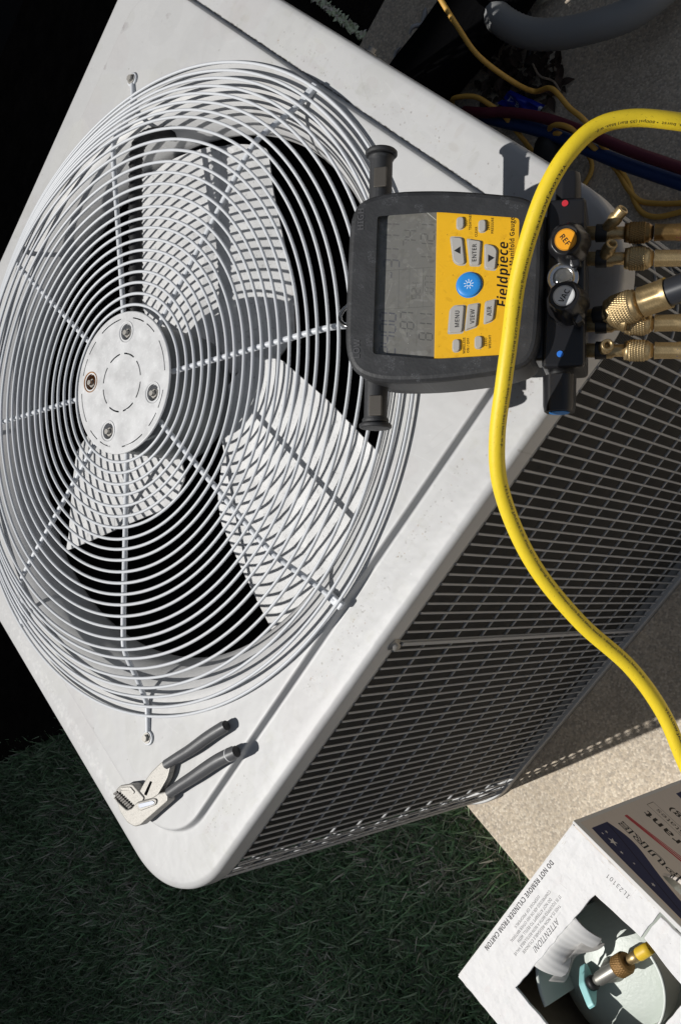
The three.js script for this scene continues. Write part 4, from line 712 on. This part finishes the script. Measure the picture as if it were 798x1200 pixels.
  const side = (s0, t0, s1, t1, mat, name) => mesh(name, plan(poly([[s0, t0], [s1, t0], [s1, t1], [s0, t1]]), -0.2 + CB, -0.2 - lidT - 0.0004), mat, g);
  side(SZ - 0.004, 0.004, SZ, SZ - 0.004, plain, 'side_panel'); side(0, 0, SZ, 0.004, plain, 'side_panel'); side(0, SZ - 0.004, SZ, SZ, plain, 'side_panel');
  for (const b of [[SZ - 0.0055, 0.006, SZ - 0.0045, SZ - 0.006], [0.006, 0.0045, SZ - 0.006, 0.0055]]) side(...b, kraft, 'inner_liner');
  // printed panel with the punched hand hole: written as a shape in (t, d) and stood up at s = 0
  const sh = new THREE.Shape([[0.004, 0.0], [SZ - 0.004, 0.0], [SZ - 0.004, -CB], [0.004, -CB]].map(([t, d]) => new THREE.Vector2(t, -d)));
  sh.holes.push(new THREE.Path(rounded([[0.084, 0.052], [0.150, 0.050], [0.150, 0.080], [0.100, 0.079], [0.088, 0.070]], 0.012).map(([t, d]) => new THREE.Vector2(t, -d))));
  const pg = new THREE.ExtrudeGeometry(sh, { depth: 0.004, bevelEnabled: false }), pp = pg.attributes.position, uv = new Float32Array(pp.count * 2);
  for (let i = 0; i < pp.count; i++) { const t = pp.getX(i), y = pp.getY(i), s = pp.getZ(i); uv[2 * i] = (SZ - t) / SZ; uv[2 * i + 1] = 1 + y / SZ; const q = CW(s, y, t); pp.setXYZ(i, q.x, q.y, q.z); }
  pg.setAttribute('uv', new THREE.BufferAttribute(uv, 2));
  { const ix = pg.index; if (ix) for (let i = 0; i < ix.count; i += 3) { const a = ix.getX(i); ix.setX(i, ix.getX(i + 2)); ix.setX(i + 2, a); } }
  pg.computeVertexNormals();
  mesh('printed_panel', pg, printed, g);
  // folded white edge of the lid over the printed side
  mesh('fold_edge', plan(poly([[-0.0004, 0], [0.0022, 0], [0.0058, SZ], [-0.0004, SZ]]), -0.2085, -0.1996, 0.0006), plain, g);
  // torn flap bent down into the opening, two plies
  const strip = (rows, th) => { const P = [], I = []; rows.forEach((r) => r.forEach(([s, y, t]) => { const q = CW(s, y, t); P.push(q.x, q.y, q.z); })); const w = rows[0].length; for (let i = 0; i + 1 < rows.length; i++) for (let j = 0; j + 1 < w; j++) { const a = i * w + j; I.push(a, a + 1, a + w, a + 1, a + w + 1, a + w); } const L = P.length / 3; for (let i = 0; i < L; i++) P.push(P[3 * i], P[3 * i + 1] - th, P[3 * i + 2]); const n2 = I.length; for (let i = 0; i < n2; i += 3) I.push(I[i] + L, I[i + 2] + L, I[i + 1] + L); const R_ = rows.length; const rim = []; for (let j = 0; j < w; j++) rim.push(j); for (let i = 1; i < R_; i++) rim.push(i * w + w - 1); for (let j = w - 2; j >= 0; j--) rim.push((R_ - 1) * w + j); for (let i = R_ - 2; i >= 1; i--) rim.push(i * w); rim.forEach((a, i) => { const b = rim[(i + 1) % rim.length]; I.push(a, a + L, b, b, a + L, b + L); }); const q = new THREE.BufferGeometry(); q.setAttribute('position', new THREE.Float32BufferAttribute(P, 3)); q.setIndex(I); q.computeVertexNormals(); const e = q.toNonIndexed(); const p = e.attributes.position, u = new Float32Array(p.count * 2); for (let i = 0; i < p.count; i++) { u[2 * i] = p.getX(i) / 0.06; u[2 * i + 1] = p.getZ(i) / 0.06; } e.setAttribute('uv', new THREE.BufferAttribute(u, 2)); return e; };
  const rows = []; const N = 12;
  for (let i = 0; i <= 6; i++) { const f = i / 6, row = []; for (let j = 0; j <= N; j++) { const q = j / N, s = 0.0755 + 0.0735 * q + f * (0.006 - 0.010 * q), tEnd = 0.085 - 0.004 * Math.sin(q * PI) + 0.004 * Math.sin(q * 9) - 0.004 * q; row.push([s, -0.0006 - 0.020 * f * f - 0.002 * Math.sin(q * 5) * f, 0.0575 - 0.004 * q + (tEnd - 0.0575) * f]); } rows.push(row); }
  const tf = mesh('torn_flap', strip(rows, 0.0022), M(lin(0.62, 0.615, 0.605), 0.85, 0, { bumpMap: rep(T.corr, 1), bumpScale: 0.00025 }), g);
  const rows2 = []; for (let i = 0; i <= 4; i++) { const f = i / 4, row = []; for (let j = 0; j <= N; j++) { const q = j / N; row.push([0.088 + 0.068 * q, -0.010 - 0.016 * f - 0.004 * f * f - 0.003 * q, 0.0745 - 0.002 * q + (0.010 + 0.005 * Math.sin(q * 7 + 1) - 0.006 * q) * f]); } rows2.push(row); }
  mesh('torn_ply', strip(rows2, 0.0016), M(lin(0.55, 0.53, 0.50), 0.9, 0, { bumpMap: rep(T.corr, 1), bumpScale: 0.00025 }), tf);
}
{ // cylinder standing in the carton
  const g = group('gas_cylinder'); tag(g, 'pale green steel refrigerant cylinder inside the cut-open carton', 'gas cylinder');
  const o = CW(0.1155, 0, 0.1155); g.position.copy(o); g.position.y = GY + 0.006; const up = -0.2 - g.position.y; // height of the lid above the cylinder's foot
  const mint = M(lin(0.50, 0.545, 0.50), 0.42, 0, { bumpMap: rep(T.fine, 4), bumpScale: 0.0006 });
  const prof = [[0.0001, 0], [0.075, 0], [0.100, 0.02], [0.1065, 0.05], [0.1065, up - 0.15], [0.102, up - 0.118], [0.090, up - 0.096], [0.070, up - 0.080], [0.045, up - 0.071], [0.02, up - 0.068], [0.0001, up - 0.067]];
  const cur = new THREE.SplineCurve(prof.slice(4).map(([r, y]) => new THREE.Vector2(r, y))).getPoints(40);
  mesh('shell', new THREE.LatheGeometry([...prof.slice(0, 4).map(([r, y]) => new THREE.Vector2(r, y)), ...cur], 72), mint, g);
  const L = (s, y, t) => CW(s, y, t).sub(g.position); // part positions are local to the cylinder's foot
  // carrying collar: a bent strip of sheet with a hand opening on the near side
  const col = (a0, a1, r0, y0, y1, n = 30) => { const P = [], I = []; for (let i = 0; i <= n; i++) { const a = a0 + (a1 - a0) * i / n; for (const [rr2, y] of [[r0, y0], [r0 * 1.03, y1 - 0.004], [r0 * 1.06, y1], [r0 * 1.10, y1 - 0.003], [r0 * 1.07, y1 - 0.008], [r0 * 1.035, y0]]) P.push(rr2 * Math.cos(a), y, rr2 * Math.sin(a)); } for (let i = 0; i < n; i++) for (let j = 0; j < 5; j++) { const b = i * 6 + j; I.push(b, b + 1, b + 6, b + 1, b + 7, b + 6); } const q = new THREE.BufferGeometry(); q.setAttribute('position', new THREE.Float32BufferAttribute(P, 3)); q.setIndex(I); q.computeVertexNormals(); return q; };
  const colMat = M(lin(0.60, 0.64, 0.60), 0.45, 0, { side: THREE.DoubleSide });
  mesh('carrying_collar', col(0.15, 1.95, 0.052, up - 0.082, up - 0.030), colMat, g);
  mesh('carrying_collar', col(3.5, 5.0, 0.072, up - 0.085, up - 0.020), colMat, g);
  // valve with turquoise hand wheel, knurled nut and yellow cap
  const A = L(0.150, -0.052, 0.098), B = L(0.060, -0.044, 0.121), d = B.clone().sub(A).normalize(), P = (k) => A.clone().addScaledVector(d, k);
  const valve = mesh('valve_body', turned([[0.0001, 0], [0.0050, 0], [0.0050, 0.006], [0.0072, 0.008], [0.0078, 0.040], [0.0062, 0.044], [0.0001, 0.044]], P(0.010), P(1), 24), M(lin(0.35, 0.34, 0.31), 0.4, 0.7), g);
  mesh('valve_post', turned([[0.0001, 0], [0.014, 0], [0.011, 0.012], [0.0085, 0.022], [0.0001, 0.022]], L(0.122, -0.072, 0.105), L(0.122, 0, 0.105), 24), M(lin(0.35, 0.34, 0.31), 0.4, 0.7), g);
  mesh('hand_wheel_collar', turned([[0.0001, 0], [0.0075, 0], [0.0078, 0.004], [0.006, 0.007], [0.0001, 0.007]], P(0.006), P(1), 20), black, g);
  // two-lobed wing handle, standing across the stem
  const hs = [], nH = 40; for (let i = 0; i < nH; i++) { const a = i / nH * 2 * PI, x = Math.cos(a), y = Math.sin(a); const r = 0.0052 + 0.0145 * Math.pow(Math.abs(x), 6) ; hs.push([x * (0.0065 + 0.0145 * Math.abs(x)), y * (0.0048 + 0.0026 * Math.pow(Math.abs(y), 3))]); }
  const hg = new THREE.ExtrudeGeometry(new THREE.Shape(hs.map(([x, y]) => new THREE.Vector2(x, y))), { depth: 0.006, bevelEnabled: true, bevelSize: 0.0015, bevelThickness: 0.0015, bevelSegments: 3 });
  const zax = d.clone().negate(), xax = V(0.166, -0.476, -0.663); xax.addScaledVector(zax, -xax.dot(zax)).normalize();
  hg.applyMatrix4(new THREE.Matrix4().makeBasis(xax, zax.clone().cross(xax), zax)); const hp = P(0.004); hg.translate(hp.x, hp.y, hp.z);
  mesh('hand_wheel', hg, M(lin(0.30, 0.60, 0.60), 0.45), g);
  mesh('knurled_nut', knurl(0.0112, 0.0155, P(0.0445), P(1), 30, 5), M('#ffffff', 0.6, 0.5, { map: rep(T.brass, 5), color: '#b9a384' }), g);
  mesh('valve_neck', turned([[0.0001, 0], [0.0048, 0], [0.0048, 0.008], [0.0058, 0.009], [0.0058, 0.017], [0.0001, 0.017]], P(0.0595), P(1), 24), brass, g);
  mesh('yellow_cap', turned([[0.0001, 0], [0.0064, 0], [0.0069, 0.002], [0.0066, 0.011], [0.0060, 0.0170], [0.0001, 0.0178]], P(0.0755), P(1), 24), M(lin(0.72, 0.48, 0.03), 0.5), g);
}

// ---------------------------------------------------------------- things behind the condenser, on the shaded slab
{
  const g = group('drain_conduit'); tag(g, 'grey flexible conduit sagging above the slab at the back', 'conduit');
  mesh('conduit_tube', tube([[0.70, -0.40, -0.50], [0.660, -0.49, -0.42], [0.625, -0.515, -0.382], [0.595, -0.520, -0.353], [0.580, -0.520, -0.311], [0.580, -0.522, -0.254], [0.597, -0.525, -0.205], [0.627, -0.53, -0.160], [0.663, -0.54, -0.125], [0.71, -0.55, -0.105], [0.80, -0.57, -0.10], [1.0, -0.58, -0.15]], 0.0225, { seg: 300, rad: 16, rf: (t) => 1 + 0.022 * Math.sin(t * 560) }), M(lin(0.24, 0.245, 0.245), 0.6), g);
}
{
  const g = group('insulated_pipe'); tag(g, 'black foam-insulated refrigerant line with a torn silvery edge, leaving the condenser', 'pipe');
  const foam = new THREE.MeshPhysicalMaterial({ color: lin(0.006, 0.006, 0.0065), roughness: 0.9, specularIntensity: 0.08, bumpMap: rep(T.fine, 4), bumpScale: 0.004 });
  mesh('insulation', tube([[0.36, -0.53, -0.395], [0.45, -0.53, -0.392], [0.52, -0.535, -0.382], [0.62, -0.54, -0.365], [0.8, -0.54, -0.34], [1.4, -0.53, -0.29]], 0.060, { seg: 60, rad: 20, rf: (t) => 1 + 0.03 * Math.sin(t * 37) }), foam, g);
  const tw = []; for (let i = 0; i < 26; i++) { const f = i / 25; tw.push([0.43 + 0.28 * f, -0.500 + 0.004 * Math.sin(i * 2.1), -0.450 + 0.045 * f + 0.004 * Math.sin(i * 1.7)]); }
  for (let k = 0; k < 7; k++) { const i = 2 + k * 3 + Math.floor(R(0, 2)); mesh('torn_tape', tube(tw.slice(i, i + 3 + (k % 2)), R(0.0025, 0.005), { seg: 10, rad: 6, rf: (t) => 0.3 + Math.sin(t * PI) * R(0.6, 1) }), M(lin(0.5, 0.5, 0.5), 0.45), g); }
}
const cordMat = M(lin(0.74, 0.42, 0.08), 0.55);
{
  const g = mesh('extension_cord', tube([[0.62, -0.42, -0.47], [0.569, -0.420, -0.381], [0.552, -0.430, -0.348], [0.534, -0.445, -0.309], [0.514, -0.455, -0.252], [0.511, -0.500, -0.209], [0.518, -0.545, -0.200], [0.530, -0.52, -0.155], [0.519, -0.515, -0.105], [0.514, -0.515, -0.070], [0.501, -0.54, -0.042], [0.480, -0.59, -0.002], [0.462, -0.598, 0.023], [0.455, -0.598, 0.045], [0.460, -0.598, 0.066], [0.482, -0.598, 0.094], [0.513, -0.598, 0.133], [0.62, -0.598, 0.25]], 0.0040, { seg: 260, rad: 10 }), cordMat);
  tag(g, 'long thin yellow extension cord crossing the slab from the top edge', 'cord');
}
{
  const g = group('extension_cord'); tag(g, 'short yellow cord bunched at a black plug beside the gauge', 'cord');
  mesh('cord', tube([[0.478, -0.555, -0.140], [0.489, -0.53, -0.126], [0.497, -0.522, -0.092], [0.492, -0.54, -0.050], [0.485, -0.575, -0.020], [0.472, -0.592, 0.004], [0.467, -0.598, 0.028], [0.477, -0.598, 0.058], [0.495, -0.598, 0.092], [0.518, -0.598, 0.136], [0.60, -0.598, 0.28]], 0.0040, { seg: 160, rad: 10 }), cordMat, g);
  mesh('cord', tube([[0.476, -0.56, -0.134], [0.484, -0.54, -0.118], [0.487, -0.575, -0.096], [0.483, -0.59, -0.083], [0.475, -0.596, -0.073], [0.464, -0.598, -0.068], [0.440, -0.598, -0.066]], 0.0036, { seg: 70, rad: 10 }), cordMat, g);
  mesh('cord', tube([[0.433, -0.575, -0.36], [0.442, -0.56, -0.340], [0.452, -0.535, -0.321], [0.469, -0.53, -0.281], [0.470, -0.53, -0.248], [0.468, -0.535, -0.220], [0.457, -0.56, -0.191], [0.444, -0.59, -0.164], [0.43, -0.597, -0.14]], 0.0040, { seg: 90, rad: 10 }), cordMat, g);
  mesh('plug', turned([[0.0001, 0], [0.016, 0.001], [0.021, 0.006], [0.022, 0.030], [0.019, 0.040], [0.011, 0.046], [0.008, 0.052], [0.0001, 0.052]], V(0.437, -0.572, -0.128), V(0.49, -0.556, -0.140), 20), black, g);
}
{ // crumpled blue bag
  const n = 14, P = [], U = [], I = [], A = V(0.481, 0, -0.279), du = V(0.006, 0, 0.076), dv = V(0.026, 0, 0.006);
  for (let i = 0; i <= n; i++) for (let j = 0; j <= n; j++) { const u = i / n, v = j / n, q = A.clone().addScaledVector(du, u).addScaledVector(dv, v); P.push(q.x, -0.588 + 0.022 * fbm(u / 4, v / 4, 16, 33, 3) * (0.4 + Math.sin(u * PI) * Math.sin(v * PI)), q.z); U.push(u, v); }
  for (let i = 0; i < n; i++) for (let j = 0; j < n; j++) { const a = i * (n + 1) + j; I.push(a, a + 1, a + n + 1, a + 1, a + n + 2, a + n + 1); }
  const q = new THREE.BufferGeometry(); q.setAttribute('position', new THREE.Float32BufferAttribute(P, 3)); q.setAttribute('uv', new THREE.Float32BufferAttribute(U, 2)); q.setIndex(I); q.computeVertexNormals();
  const tx = canvasTex(512, 256, (c, w, h) => { c.fillStyle = '#1c2fa4'; c.fillRect(0, 0, w, h); c.fillStyle = '#c9cfe6'; c.fillRect(w - 34, 40, 34, h - 60); c.font = 'bold 120px sans-serif'; c.save(); c.translate(120, 150); c.rotate(-0.9); c.fillText('O', -30, 30); c.restore(); c.font = 'bold 90px sans-serif'; c.save(); c.translate(230, 190); c.rotate(0.3); c.fillText('B', 0, 0); c.restore(); });
  tag(mesh('plastic_bag', q, M('#ffffff', 0.35, 0, { map: tx, side: THREE.DoubleSide })), 'small crumpled blue plastic bag with white letters on the slab', 'bag');
}
{ // thin black cable and dead leaves by the pipe
  tag(mesh('black_cable', tube([[0.70, -0.45, -0.42], [0.647, -0.56, -0.367], [0.628, -0.578, -0.343], [0.593, -0.597, -0.304], [0.55, -0.599, -0.28]], 0.0055, { seg: 50, rad: 8 }), black), 'thin black cable dropping behind the grey conduit', 'cable');
  const lf = new THREE.BufferGeometry(); { const P = [], I = [], n = 6; for (let i = 0; i <= n; i++) { const t = i / n, w = 0.0075 * Math.sin(PI * Math.pow(t, 0.8)) + 0.0004; P.push(t * 0.032, 0.006 * Math.sin(t * 3) + 0.0025, -w, t * 0.032, 0.006 * Math.sin(t * 3), 0, t * 0.032, 0.006 * Math.sin(t * 3) + 0.0035, w); if (i < n) for (const k of [0, 1]) { const a = i * 3 + k; I.push(a, a + 1, a + 3, a + 1, a + 4, a + 3); } } lf.setAttribute('position', new THREE.Float32BufferAttribute(P, 3)); lf.setIndex(I); lf.computeVertexNormals(); }
  const N = 190, im = new THREE.InstancedMesh(lf, M('#ffffff', 0.85, 0, { side: THREE.DoubleSide }), N), o = new THREE.Object3D(), c = new THREE.Color();
  for (let i = 0; i < N; i++) { const a = R(0, 6.3), q = Math.sqrt(rnd()); o.position.set(0.53 + 0.055 * q * Math.cos(a) + R(-.02, .02), -0.602 + R(0, 0.016) * (1 - q), -0.275 + 0.075 * q * Math.sin(a)); o.rotation.set(R(-0.6, 0.6), R(0, 6.3), R(-0.5, 0.5)); o.scale.setScalar(R(0.35, 1.0)); o.updateMatrix(); im.setMatrixAt(i, o.matrix); const b = R(0.5, 1.3); c.setRGB(0.05 * b, 0.032 * b, 0.024 * b); im.setColorAt(i, c); }
  im.name = 'dead_leaves'; im.userData.kind = 'stuff'; im.castShadow = im.receiveShadow = true; tag(im, 'heap of dark dead leaves on the slab behind the condenser', 'leaves'); scene.add(im);
  const tw = mesh('twig', tube([[0.555, -0.585, -0.262], [0.545, -0.583, -0.235], [0.548, -0.588, -0.212], [0.541, -0.594, -0.195]], 0.0018, { seg: 20, rad: 6 }), M(lin(0.34, 0.27, 0.2), 0.8)); tag(tw, 'pale bent twig on top of the dead leaves', 'twig');
  const chip = lf.clone(); chip.scale(0.9, 0.9, 0.7).rotateY(-0.9); chip.translate(0.632, -0.595, -0.325); tag(mesh('fallen_leaf', chip, M(lin(0.55, 0.5, 0.38), 0.7, 0, { side: THREE.DoubleSide })), 'pale fallen leaf on the slab at the very top', 'leaf');
  // sunlit strip beyond the slab: scraps coloured pale in place of sun
  const N2 = 420, im2 = new THREE.InstancedMesh(lf, M('#ffffff', 0.8, 0, { side: THREE.DoubleSide }), N2);
  for (let i = 0; i < N2; i++) { const t = rnd(); o.position.set(0.466 + 0.022 * t + R(-0.0035, 0.0035), -0.632 + R(0, 0.008), -0.66 - 0.24 * t); o.rotation.set(R(-0.6, 0.6), R(0, 6.3), R(-0.6, 0.6)); o.scale.setScalar(R(0.15, 0.4)); o.updateMatrix(); im2.setMatrixAt(i, o.matrix); rnd() < 0.6 ? c.setRGB(0.78, 0.85, 0.6) : c.setRGB(0.88, 0.8, 0.7); im2.setColorAt(i, c); }
  im2.name = 'sunlit_strip'; im2.userData.kind = 'stuff'; im2.castShadow = im2.receiveShadow = true; tag(im2, 'thin sunlit strip drawn as leaf scraps, its sunlight put into pale colours', 'leaves'); scene.add(im2);
}

renderer.render(scene, camera);
